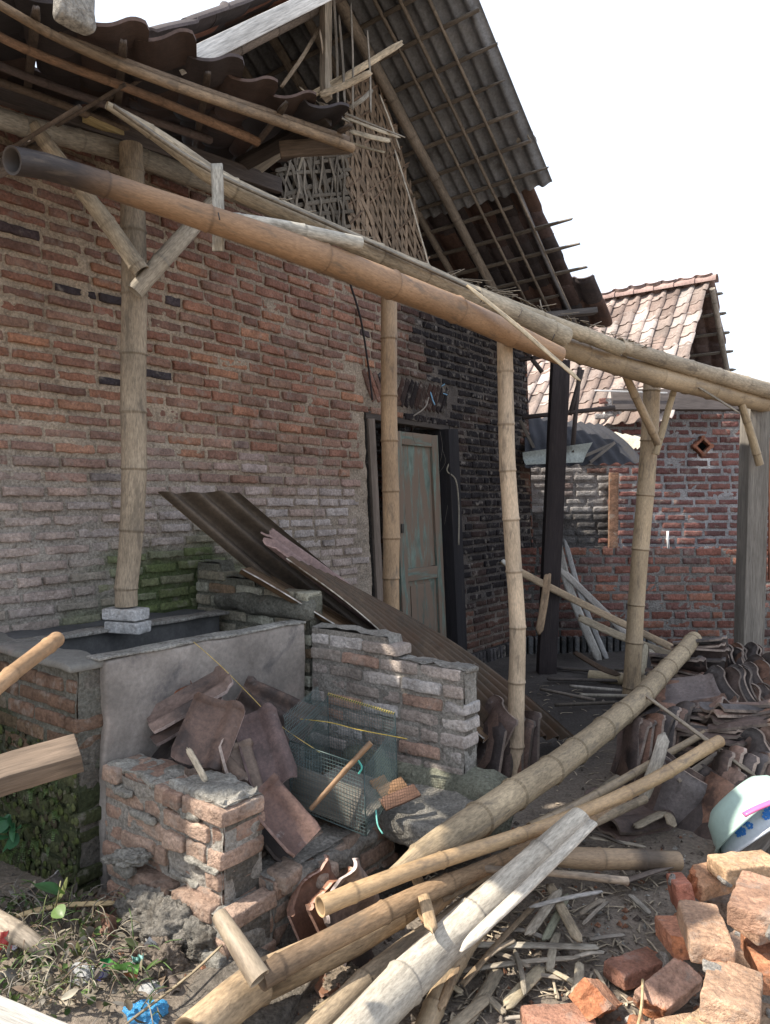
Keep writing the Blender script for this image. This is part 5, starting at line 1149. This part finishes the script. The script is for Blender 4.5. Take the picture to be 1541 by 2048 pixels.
# ================================================================== RUBBLE, CLODS
def clod(px, py, z, size, label, col=(.235, .215, .185), seed=1, mat_=None):
    m = M(); c = Z(px, py, z); N = 44; th = np.linspace(0, np.pi, N); ph = np.linspace(0, 2*np.pi, 2*N+1)
    a, b = np.meshgrid(th, ph, indexing='ij'); d = np.stack([np.sin(a)*np.cos(b), np.sin(a)*np.sin(b), np.cos(a)], -1)
    rr_ = 1+.8*(fbm(d*1.9+seed*3.1, 4, seed)-.5)+.55*(fbm(d*5+seed, 4, seed+2)-.5)+.22*(fbm(d*19+seed, 3, seed+3)-.5); v = c+d*rr_[..., None]*np.array(size)/2
    nb = 2*N+1; m.add(v, [(i*nb+j, (i+1)*nb+j, (i+1)*nb+j+1, i*nb+j+1) for i in range(N-1) for j in range(2*N)], np.array(col)*(.8+.5*fbm(d*4+seed, 2, 5)[..., None]))
    return solo("rubble_clod", m, mat_ or CONC, label, "rubble")
clod(350, 1850, .12, (.24, .16, .15), "big knobbly mortar clod under the ruined brick stub", seed=2)
clod(300, 1820, .12, (.20, .14, .14), "mortar clod left of the big one, touching the mossy wall corner", seed=3)
clod(322, 1925, .08, (.14, .12, .11), "brown earthy clod above the white scrap of plastic", (.21, .17, .135), 4)
clod(420, 1880, .10, (.18, .14, .13), "dark mortar clod between the big knobbly one and the stubby bamboo", (.20, .185, .16), 12)
clod(385, 1915, .05, (.13, .10, .08), "small brown lump under the knobbly clods", (.2, .17, .14), 13)
clod(345, 1960, .03, (.11, .08, .07), "small stony lump left of the smooth slab", (.22, .2, .17), 14)
clod(235, 1905, .04, (.10, .08, .06), "little clod between the reddish shard and the wrapper", (.2, .18, .15), 15)
clod(265, 1870, .05, (.14, .1, .08), "small grey clod beside the red and white label", seed=5)
clod(440, 1905, .06, (.16, .12, .10), "flat grey clod left of the stubby bamboo piece", seed=6)
clod(690, 1960, .03, (.12, .1, .06), "pale flat lump in the sunlit patch under the poles", (.3, .24, .18), 7)
clod(800, 1640, .12, (.14, .1, .07), "grey lump on the concrete beside the cage", seed=8)
clod(255, 1715, .26, (.14, .08, .05), "crusty mortar overhang at the left foot of the brick stub", (.3, .285, .25), 9)
m = M(); rockbox(m, Z(430, 1990, .02), (unit(n+w*.2), unit(w-n*.2), up), (.50, .40, .09), (18, 14, 2), .03, .012, 6, 3, (.235, .205, .17), (), 0, .2, None, .03); solo("stone_slab", m, CONC, "smooth brownish stone slab half buried beneath the stubby bamboo", "stone")
m = M(); pl_ = [((765, 1610), (835, 1580), (.16, .09, .06)), ((760, 1590), (810, 1565), (.30, .17, .09)), ((745, 1575), (775, 1560), (.42, .22, .10))]
for i, (a_, b_, c) in enumerate(pl_):
    m = M(); plank(m, Z(*a_, .33), Z(*b_, .35), .055, .012, (.2, -.5, .8), c, i, 4, .003); solo("bark_piece", m, WOOD, ["reddish dark wood scrap right of the cage", "brown bark scrap behind the reddish one", "curled orange bark tip beside the cage"][i], "wood scrap")
# gravel and splinter crumbs, one stuff object
m = M(); rg_ = random.Random(8)
for i in range(2600):
    if rg_.random() < .7: px, py = rg_.uniform(560, 1541), rg_.uniform(1600, 2048)
    else: px, py = rg_.uniform(0, 1541), rg_.uniform(1370, 2048)
    p = Z(px, py, 0); p[2] = gh(p)+.002; s_ = rg_.choice([.003, .005, .008, .012])*rg_.uniform(.6, 1.3)
    q = np.array([(1, 0, 0), (-1, 0, 0), (0, 1, 0), (0, -1, 0), (0, 0, 1), (0, 0, -.5)])*s_*np.array([[rg_.uniform(.5, 1.3) for _ in range(3)]])
    c = np.array(rg_.choice([(.28, .24, .2), (.2, .17, .14), (.36, .18, .11), (.4, .38, .34), (.15, .12, .1)]))
    m.add(p+q, [(0, 2, 4), (2, 1, 4), (1, 3, 4), (3, 0, 4), (2, 0, 5), (1, 2, 5), (3, 1, 5), (0, 3, 5)], c)
solo("gravel", m, CONC, "small stones and brick crumbs strewn over the yard", "gravel", kind="stuff", smooth=False)
m = M()
for i in range(700):
    px, py = rg_.uniform(850, 1320), rg_.uniform(1690, 2048)
    if rg_.random() < .25: px, py = rg_.uniform(1060, 1330), rg_.uniform(1350, 1640)
    p = Z(px, py, 0); p[2] = gh(p)+.006; an = rg_.uniform(0, 6.28); d = np.array([math.cos(an), math.sin(an), rg_.uniform(-.05, .15)]); L = rg_.uniform(.01, .09)
    slat(m, [p, p+d*L*.5+up*.003, p+d*L], rg_.uniform(.002, .008), .002, up, np.array([.36, .30, .22])*rg_.uniform(.5, 1.3), .1, i)
solo("splints", m, OLDBAM, "fine bamboo splints and straw strewn on the ground", "splints", kind="stuff")

# ================================================================== WIRE CAGE
cage = thing("wire_cage", "tilted green wire-mesh cage lying on the tiles in front of the low brick wall", "cage", Z(733, 1672, .3))
Oc = P(733, 1672, 2.58); Lc = P(582, 1612, 2.74); Rc = P(796, 1572, 2.95); ex, ey = Lc-Oc, Rc-Oc; ez = P(728, 1535, 2.62)-Oc; ez = ez*1.02
def panel(o, a, b, pitch, name, col=(.10, .14, .135), r=.0010):
    m = M(); la, lb = np.linalg.norm(a), np.linalg.norm(b); rp = random.Random(int(la*999))
    nn = unit(np.cross(a, b))
    def pt(u, v): return o+a*u+b*v+nn*(.018*float(vnoise(np.array([u*2.5, v*2.5, la*9]), 3))-.009)
    for i in range(int(la/pitch)+1): t = i*pitch/la; sweep(m, [pt(t, v) for v in np.linspace(0, 1, 6)], r, 3, col, False)
    for i in range(int(lb/pitch)+1): t = i*pitch/lb; sweep(m, [pt(v, t) for v in np.linspace(0, 1, 6)], r, 3, col, False)
    return part(name, m, METAL, cage)
pt_ = .0125
panel(Oc, ex, ez, pt_, "mesh_panel"); panel(Oc, ey, ez, pt_, "mesh_panel"); panel(Oc+ex, ey, ez*1.15, pt_, "mesh_panel"); panel(Oc+ey, ex, ez*1.2, pt_, "mesh_panel")
panel(Oc+ex+ez*1.0, ey*.9, np.array([-.03, .02, .09]), pt_, "mesh_panel")
m = M()
for a_, b_ in ((Oc, Oc+ex), (Oc, Oc+ey), (Oc+ex, Oc+ex+ey), (Oc+ey, Oc+ex+ey), (Oc, Oc+ez), (Oc+ex, Oc+ex+ez), (Oc+ey, Oc+ey+ez*1.2), (Oc+ez, Oc+ex+ez), (Oc+ex+ey, Oc+ex+ey+ez*1.2), (Oc+ey+ez*1.2, Oc+ex+ey+ez*1.2)): sweep(m, [a_, b_], .002, 6, (.06, .09, .085))
part("wire_frame", m, METAL, cage)
m = M(); k_ = .02
q0 = Oc+(ex+ey)*.03+ez*.02; rockbox(m, q0+(ex*.94+ey*.94)/2, (unit(ex), unit(np.cross(unit(np.cross(ex, ey)), unit(ex))), unit(np.cross(ex, ey))), (np.linalg.norm(ex)*.94, np.linalg.norm(ey)*.9, .008), (6, 6, 1), .003, .001, 20, 1, (.25, .225, .19)); part("tray", m, WOOD, cage)
m = M(); plank(m, q0+ex*.02+ez*.3, q0+ex*.95+ez*.3, .14, .006, unit(np.cross(ex, ez)), (.21, .19, .16), 2, 6, .001); part("inner_board", m, WOOD, cage)
m = M(); bamboo(m, [P(622, 1618, 2.60), P(680, 1553, 2.60), P(742, 1486, 2.60)], [.0085, .0095, .0105], (.36, .225, .13), .12, 5, 10); part("perch", m, BAMBOO, cage, "brown perch stick")
m = M(); e0 = Oc+ey+ez*1.2; e1 = Oc+ex+ey+ez*1.2
pts = []
for i in range(150):
    t = i/149; a_ = i*1.3; pts.append(e0*(1-t)+e1*t+np.array([0, math.cos(a_)*.006, math.sin(a_)*.006]))
sweep(m, pts, .0013, 4, (.62, .50, .13), False); part("binding", m, ROPE, cage, "yellow binding twine")
def string(l, col, label, r=.0016, mode=P, cat="string", name="string", mat_=None):
    m = M(); sweep(m, catmull([mode(*q) for q in l], 8), r, 5, col); return solo(name, m, mat_ or ROPE, label, cat)
string([(388, 1284, 3.0), (440, 1330, 2.95), (500, 1390, 2.9), (560, 1450, 2.85), (640, 1505, 2.75)], (.50, .36, .12), "yellow string slanting from the tank rim down to the cage")
string([(600, 1438, 2.98), (660, 1445, 2.95), (720, 1460, 2.9), (800, 1475, 2.9), (815, 1478, 2.9)], (.60, .42, .08), "yellow twine along the back of the cage")
string([(752, 1620, 2.62), (756, 1650, 2.58), (766, 1668, 2.56)], (.15, .42, .36), "turquoise raffia end hanging from the cage's right edge", .003)
string([(716, 1520, 2.62), (724, 1535, 2.62), (718, 1548, 2.62)], (.12, .50, .42), "turquoise scrap knotted inside the cage", .004)
string([(852, 775, 6.0), (860, 782, 6.0), (866, 800, 6.0), (870, 810, 6.0)], (.22, .42, .60), "left blue raffia ribbon on the sooty wall over the door", .006)
string([(890, 768, 6.15), (882, 775, 6.15), (884, 785, 6.15), (895, 790, 6.15)], (.22, .42, .60), "right blue raffia ribbon on the sooty wall over the door", .005)
string([(800, 845, 5.75), (830, 830, 5.8), (850, 815, 5.85), (858, 795, 5.9)], (.30, .26, .22), "dry vine curling up from the door lintel", .006, name="dry_vine", cat="vine")
string([(905, 870, 6.15), (900, 920, 6.1), (895, 942, 6.1), (912, 960, 6.1), (918, 1010, 6.15), (918, 1090, 6.15)], (.28, .25, .2), "long dry vine hanging beside the right door jamb", .006, name="dry_vine", cat="vine")
string([(700, 565, 5.05), (722, 640, 5.15), (738, 740, 5.3), (745, 800, 5.32)], (.03, .025, .025), "black cable running down the wall to the left door jamb", .008, name="cable", cat="cable")
rr2 = random.Random(4)
m = M()
for i in range(40):
    x = rr2.uniform(800, 1040); y = rr2.uniform(600, 1000); s_ = .03+rr2.uniform(0, .02); p0 = Wp(x, y, s_); L = rr2.uniform(.05, .35)
    sweep(m, catmull([p0, p0+np.array([rr2.uniform(-.03, .03), 0, -L*.5]), p0+np.array([rr2.uniform(-.06, .06), 0, -L])], 3), .0012, 3, (.16, .14, .12))
solo("root_fibres", m, ROPE, "thin dusty root fibres hanging on the blackened wall", "roots", kind="stuff")

# ================================================================== PLASTIC BASINS
def bowl(name, c, axis_, r, dep, col, label, band=None, pattern=None):
    a = unit(axis_); x = unit(np.cross(a, (0.2, .3, 1.))); y = np.cross(a, x); m = M()
    prof = [(0, -dep), (.45*r, -dep), (.62*r, -dep*.97), (.78*r, -dep*.75), (.93*r, -dep*.25), (.985*r, 0), (1.05*r, .004), (1.05*r, -.006), (.99*r, -.010), (.96*r, -dep*.25), (.80*r, -dep*.78), (.6*r, -dep*1.02), (0, -dep*1.03)]
    prof = [(q[0], q[1]) for q in prof]; k = 48; an = np.linspace(0, 2*np.pi, k+1)
    v = np.array([[c+a*h+rr_*(math.cos(t)*x+math.sin(t)*y) for t in an] for rr_, h in prof]); f = []
    for i in range(len(prof)-1):
        for j in range(k): q = i*(k+1)+j; f.append((q, q+1, q+k+2, q+k+1))
    m.add(v, f, col); return solo(name, m, PLAST, label, "basin")
ba = (.50, -.62, -.60)
bowl("plastic_basin", Z(1512, 1640, .17), ba, .20, .115, (.42, .56, .50), "pale mint green plastic basin tipped over at the right edge")
bowl("plastic_basin", Z(1530, 1668, .11), (.45, -.55, -.68), .195, .10, (.72, .76, .80), "white basin with blue flowers tucked under the green one")
fl = M(); rp = random.Random(3); cb = Z(1530, 1668, .11)
bo = bpy.data.objects.get("plastic_basin.001"); 
m = M(); a = unit((.45, -.55, -.68)); x = unit(np.cross(a, (0.2, .3, 1.))); y = np.cross(a, x)
for i in range(34):
    t = rp.uniform(0, 6.28); q = rp.uniform(.1, .7); rr_ = (.78+.17*q)*.195; hh = -.10*(.75-.5*q)
    p = cb+a*(hh)+(rr_+.006)*(math.cos(t)*x+math.sin(t)*y); nn = unit((math.cos(t)*x+math.sin(t)*y)-a*.3); e1 = unit(np.cross(nn, a)); e2 = np.cross(nn, e1)
    for pz in range(5):
        tt = pz*1.256+rp.uniform(-.2, .2); cc = p+.009*(math.cos(tt)*e1+math.sin(tt)*e2); k = 8; ang = np.linspace(0, 2*np.pi, k+1)[:-1]
        m.add(np.array([cc+.006*(math.cos(s_)*e1+math.sin(s_)*e2)+nn*.002 for s_ in ang]), [tuple(range(k))], (.05, .22, .60))
part("flower_print", m, PLAST, bo)
m = M(); sweep(m, catmull([P(1488, 1630, 2.74), P(1515, 1616, 2.74), P(1570, 1594, 2.76)], 4), .015, 10, (.75, .16, .36), flat=.5); solo("pink_handle", m, PLAST, "bright pink plastic scoop handle across the green basin's rim", "scoop")

# ================================================================== LITTER AND PLANTS, FRONT LEFT
def crumple(c, size, col, label, name, cat, mat_, seed, alpha=1, k=26):
    th = np.linspace(.02, np.pi-.02, k); ph = np.linspace(0, 2*np.pi, k*2+1); a, b = np.meshgrid(th, ph, indexing='ij'); d = np.stack([np.sin(a)*np.cos(b), np.sin(a)*np.sin(b), np.cos(a)], -1)
    rd_ = np.abs(fbm(d*1.5+seed*7, 3, seed)-.5)*2.2; rr_ = .8+.45*rd_; m = M(); nb = 2*k+1
    cc = col(d, rd_) if callable(col) else np.array(col)
    m.add(np.asarray(c)+d*rr_[..., None]*np.array(size)/2, [(i*nb+j, (i+1)*nb+j, (i+1)*nb+j+1, i*nb+j+1) for i in range(k-1) for j in range(2*k)], cc); return solo(name, m, mat_, label, cat, smooth=False)
crumple(Z(165, 1970, .07), (.10, .09, .14), (.40, .40, .39), "crumpled clear-white plastic bag in the weeds", "plastic_bag", "bag", FILM, 1)
crumple(Z(280, 2040, .05), (.17, .10, .09), (.04, .25, .50), "crumpled bright blue plastic bag at the bottom edge", "plastic_bag", "bag", FILM, 3)
crumple(Z(303, 1992, .05), (.09, .08, .08), (.36, .36, .35), "torn whitish plastic scrap right of the snack wrapper", "plastic_bag", "bag", FILM, 5)
def sheet(name, quad, colf, label, cat, seed=0, k=14, amp=.012, mat_=CARD):
    a, b, c, d = [np.asarray(q, float) for q in quad]; u, v = np.meshgrid(np.linspace(0, 1, k), np.linspace(0, 1, k), indexing='ij'); u3, v3 = u[..., None], v[..., None]
    p = (a*(1-u3)+b*u3)*(1-v3)+(d*(1-u3)+c*u3)*v3; nn = unit(np.cross(b-a, d-a)); nn = nn if nn[1] < 0 else -nn
    h = (np.abs(fbm(nz(u*2.5+seed, v*2.5, seed), 3, seed)-.5)-.15)*amp*6; p = p+nn*h[..., None]; m = M()
    cc = np.array([colf(x, y) for x, y in zip(u.ravel(), v.ravel())])
    f = [(i*k+j, (i+1)*k+j, (i+1)*k+j+1, i*k+j+1) for i in range(k-1) for j in range(k-1)]
    m.add(p, f, cc); m.add((p-nn*.002), [q[::-1] for q in f], cc); return solo(name, m, mat_, label, cat)
def text_part(txt, c, xdir, ydir, size, col, parent, name="lettering"):
    cu = bpy.data.curves.new(name, 'FONT'); cu.body = txt; cu.size = 1.0; cu.align_x = 'CENTER'; cu.align_y = 'CENTER'; cu.extrude = .01
    tmp = bpy.data.objects.new("tmp_text", cu); scene.collection.objects.link(tmp); dg = bpy.context.evaluated_depsgraph_get(); me = bpy.data.meshes.new_from_object(tmp.evaluated_get(dg)); bpy.data.objects.remove(tmp)
    x = unit(xdir); z = unit(np.cross(x, ydir)); y = np.cross(z, x)
    co = np.array([v.co[:] for v in me.vertices]); wco = np.asarray(c)+size*(co[:, 0:1]*x+co[:, 1:2]*y+co[:, 2:3]*z)
    m = M(); m.add(wco, [tuple(p.vertices) for p in me.polygons], col); bpy.data.meshes.remove(me); return part(name, m, CARD, parent, smooth=False)
def wrapc(u, v):
    if u < .28: return (.03, .24, .07) if v > .55 else ((.62, .62, .72) if v > .12 else (.3, .42, .12))
    if abs(v-.25-.5*(u-.3)) < .07: return (.38, .12, .06)
    return (.16, .36, .08) if v > .5 or u > .7 else (.50, .58, .42)
wq = [Z(193, 1962, .08), Z(272, 1975, .05), Z(278, 1935, .13), Z(200, 1918, .15)]
wr = sheet("snack_wrapper", wq, wrapc, "torn green and white snack wrapper in the litter", "wrapper", 2)
cw = P(201, 1949, wq[0][1]-.025); text_part("IOI", cw, P(206, 1937, 2.2)-P(197, 1957, 2.2), P(190, 1944, 2.2)-P(201, 1949, 2.2), .030, (.08, .07, .28), wr)
sq = [Z(262, 1930, .12), Z(284, 1932, .10), Z(290, 1912, .15), Z(266, 1918, .14)]; sheet("plastic_scrap", sq, lambda u, v: (.30, .58, .50), "mint green plastic scrap touching the wrapper", "scrap", 4, mat_=FILM)
pq = [Z(281, 1900, .10), Z(303, 1905, .10), Z(318, 1893, .13), Z(298, 1875, .16)]
pk = sheet("paper_label", pq, lambda u, v: ((.62, .62, .66) if v > .38 else (.50, .06, .20)), "small white and magenta printed packet among the clods", "packet", 6, amp=.002)
text_part("PAK", P(305, 1887, pq[0][1]-.03), P(312, 1894, 2.4)-P(298, 1879, 2.4), P(306, 1878, 2.4)-P(300, 1888, 2.4), .016, (.02, .02, .03), pk)
rq = [Z(-5, 1905, .12), Z(35, 1895, .12), Z(33, 1862, .18), Z(2, 1870, .18)]; sheet("plastic_scrap", rq, lambda u, v: (.62, .10, .09) if u < .75 else (.7, .7, .8), "red and white plastic scrap at the left edge", "scrap", 8, mat_=FILM)
for i, (px, py, z, c, lab) in enumerate([(140, 1935, .05, (.20, .13, .10), "small dark tile shard between the sapling's foot and the plastic bag"), (95, 1955, .04, (.26, .17, .13), "reddish tile shard in the weeds left of the plastic bag"),
    (225, 1985, .05, (.16, .13, .12), "dark tile shard below the snack wrapper"), (330, 2010, .04, (.18, .15, .13), "brown tile shard left of the smooth stone slab"), (60, 1870, .07, (.22, .19, .17), "grey tile shard above the weeds at the left edge"),
    (180, 1840, .07, (.24, .15, .11), "brown tile shard lying on the level yellow slat"), (250, 1955, .05, (.15, .11, .09), "thin dark shard touching the mint scrap"), (640, 1985, .02, (.30, .16, .10), "orange shard on sunlit soil beneath the poles")]):
    r9 = random.Random(i+70); a_ = Z(px, py, z); lay_tile(a_, a_+np.array([r9.uniform(-.09, .09), r9.uniform(.02, .09), r9.uniform(.0, .03)]), (r9.uniform(-.3, .3), -.4, .9), lab, c, None, (r9.uniform(.0, .4), r9.uniform(-.6, .6)), 40+i, None, r9.uniform(.08, .14))
# sapling
def leafm(m, c, d, side, L, Wd, col, curl=.15, k=7):
    d = unit(d); side = unit(side-d*np.dot(side, d)); nn = np.cross(d, side); v = []; cc = []
    for i in range(k):
        t = i/(k-1); wv_ = Wd*math.sin(math.pi*min(1, t*.92+.06))**.75
        for j in (-1, -.5, 0, .5, 1): v.append(np.asarray(c)+d*L*t+side*wv_*.5*j+nn*(abs(j)*.12*wv_-curl*L*t*t)); cc.append(np.array(col)*(.85 if j == 0 else 1))
    m.add(np.array(v), [(i*5+j, i*5+5+j, i*5+6+j, i*5+1+j) for i in range(k-1) for j in range(4)], np.array(cc))
sap = thing("sapling", "young weed with big round green leaves standing before the mossy wall", "plant", Z(96, 1885, .05))
m = M(); stp = catmull([Z(96, 1885, .06), Z(108, 1830, .14), P(116, 1795, 2.25), P(122, 1762, 2.27)], 6); sweep(m, stp, np.linspace(.0035, .002, len(stp)), 6, (.28, .26, .12)); part("stem", m, LEAF, sap)
for i, (a, b, Y, L, Wd, c) in enumerate([((118, 1790), (-.55, -.3, .55), 2.26, .085, .07, (.055, .16, .07)), ((120, 1785), (.15, -.4, .5), 2.25, .05, .045, (.10, .20, .03)), ((112, 1815), (.5, -.5, -.1), 2.22, .05, .045, (.09, .15, .035)), ((118, 1800), (.3, .2, .8), 2.26, .07, .015, (.2, .22, .08))]):
    m = M(); leafm(m, P(*a, Y), b, np.array([1., -.2, .2]) if i != 1 else np.array([.6, -.3, -.4]), L, Wd, c, .1); part("leaf", m, LEAF, sap)
pl2 = thing("broadleaf_weed", "dark green weed with pointed leaves growing from the wall at the left edge", "plant", P(30, 1660, 2.75))
for i in range(9):
    r_ = random.Random(i+2); m = M(); leafm(m, P(25+r_.uniform(-12, 14), 1645+r_.uniform(-22, 30), 2.72), (r_.uniform(-1, 1), -.5, r_.uniform(-.8, .6)), np.array([r_.uniform(-1, 1), -.2, r_.uniform(-.5, .5)]), r_.uniform(.05, .08), r_.uniform(.03, .045), (.03, .10, .04)); part("leaf", m, LEAF, pl2)
# fern tufts on the mossy wall, moss pads
def fern(c, L, r, m, col):
    for k_ in range(r.randrange(3, 6)):
        an = r.uniform(0, 6.28); d = unit(np.array([math.cos(an)*.6, -.55, math.sin(an)*.6-.1])); 
        for j in range(7):
            p = np.asarray(c)+d*L*j/7-up*.25*L*(j/7)**2; s_ = unit(np.cross(d, up)+.01)
            for sg in (-1, 1): leafm(m, p, d*.5+s_*sg, d, L*.28*(1-j/9), L*.12, np.array(col)*r.uniform(.7, 1.3), .1, 3)
m = M(); rf2 = random.Random(14)
for i in range(45):
    l = rf2.uniform(.1, .82); z = rf2.uniform(.05, .52)*(1 if rf2.random() < .8 else 1.3); fern(WS(-.285, l, z), rf2.uniform(.02, .05), rf2, m, (.075, .12, .035))
solo("wall_ferns", m, LEAF, "tiny ferns sprouting from the mossy tank wall", "ferns", kind="stuff")
m = M()
for i in range(520):
    l = rf2.uniform(.0, .88); z = .55*rf2.random()**1.6; s_ = rf2.uniform(.005, .018); c = WS(-.272, l, z); col = np.array(rf2.choice([(.07, .085, .025), (.05, .06, .025), (.09, .10, .04), (.06, .05, .03)]))
    th = np.linspace(0, np.pi, 7); ph = np.linspace(0, 2*np.pi, 11); a, b = np.meshgrid(th, ph, indexing='ij'); d = np.stack([np.sin(a)*np.cos(b), np.sin(a)*np.sin(b), np.cos(a)], -1)
    rr_ = 1+.8*(fbm(d*3+i, 2, i)-.5); loc = d*rr_[..., None]*s_; v = c+loc[..., 0:1]*w*.35+loc[..., 1:2]*n+loc[..., 2:3]*up
    m.add(v, [(p*11+q, p*11+11+q, p*11+12+q, p*11+1+q) for p in range(6) for q in range(10)], col)
solo("moss", m, MOSS, "clumpy moss on the tank's side wall", "moss", kind="stuff")
m = M()
for i in range(1000):
    px, py = rf2.uniform(-20, 330), rf2.uniform(1800, 2060)
    if px > 200 and rf2.random() < .6: continue
    p = Z(px, py, .06); p[2] = gh(p)+rf2.uniform(.0, .05); col = np.array(rf2.choice([(.08, .13, .035), (.06, .10, .03), (.14, .16, .06), (.24, .20, .14), (.18, .13, .09), (.28, .25, .19), (.12, .10, .07), (.10, .085, .07), (.20, .18, .15)]))*rf2.uniform(.7, 1.2)
    if rf2.random() < .55: leafm(m, p, (rf2.uniform(-1, 1), rf2.uniform(-1, .4), rf2.uniform(.0, .9)), np.array([rf2.uniform(-1, 1), rf2.uniform(-1, 1), .2]), rf2.uniform(.015, .05), rf2.uniform(.008, .028), col, rf2.uniform(-.3, .5), 5)
    else:
        d = unit(np.array([rf2.uniform(-1, 1), rf2.uniform(-1, 1), rf2.uniform(.05, .9)])); L = rf2.uniform(.04, .14); sweep(m, catmull([p, p+d*L*.5+up*.01, p+d*L-up*L*.2], 3), [.0016]*7 if False else .0016, 4, col)
solo("weeds", m, LEAF, "low weeds, dead leaves and stems over the litter at the bottom left", "weeds", kind="stuff")
m = M(); slat(m, [Z(34, 1832, .13), Z(120, 1812, .13), Z(240, 1806, .13)], .016, .008, (0, -.5, 1), (.48, .36, .2), .1, 3); solo("split_bamboo", m, OLDBAM, "single yellow slat lying level at the foot of the mossy wall", "bamboo slat")
m = M(); slat(m, [Z(250, 2050, .09), Z(380, 1950, .11), Z(445, 1890, .13)], .006, .005, (0, -.5, 1), (.36, .29, .19), .1, 3); solo("split_bamboo", m, OLDBAM, "thin rod slanting over the brown stone slab", "bamboo slat")
m = M(); slat(m, [P(376, 1497, 2.55), P(395, 1530, 2.5), P(412, 1562, 2.45)], .02, .008, (0, -1, .2), (.45, .38, .28), .1, 3); solo("wooden_lath", m, OLDBAM, "short pale chip of wood stuck behind the ruined brick stub", "lath")
m = M(); plank(m, Z(1480, 1720, .03), Z(1580, 1600, .10), .10, .03, up, (.20, .17, .145), 3, 5, .003); solo("timber_board", m, WOOD, "dusty grey board end beside the basins at the right edge", "board")
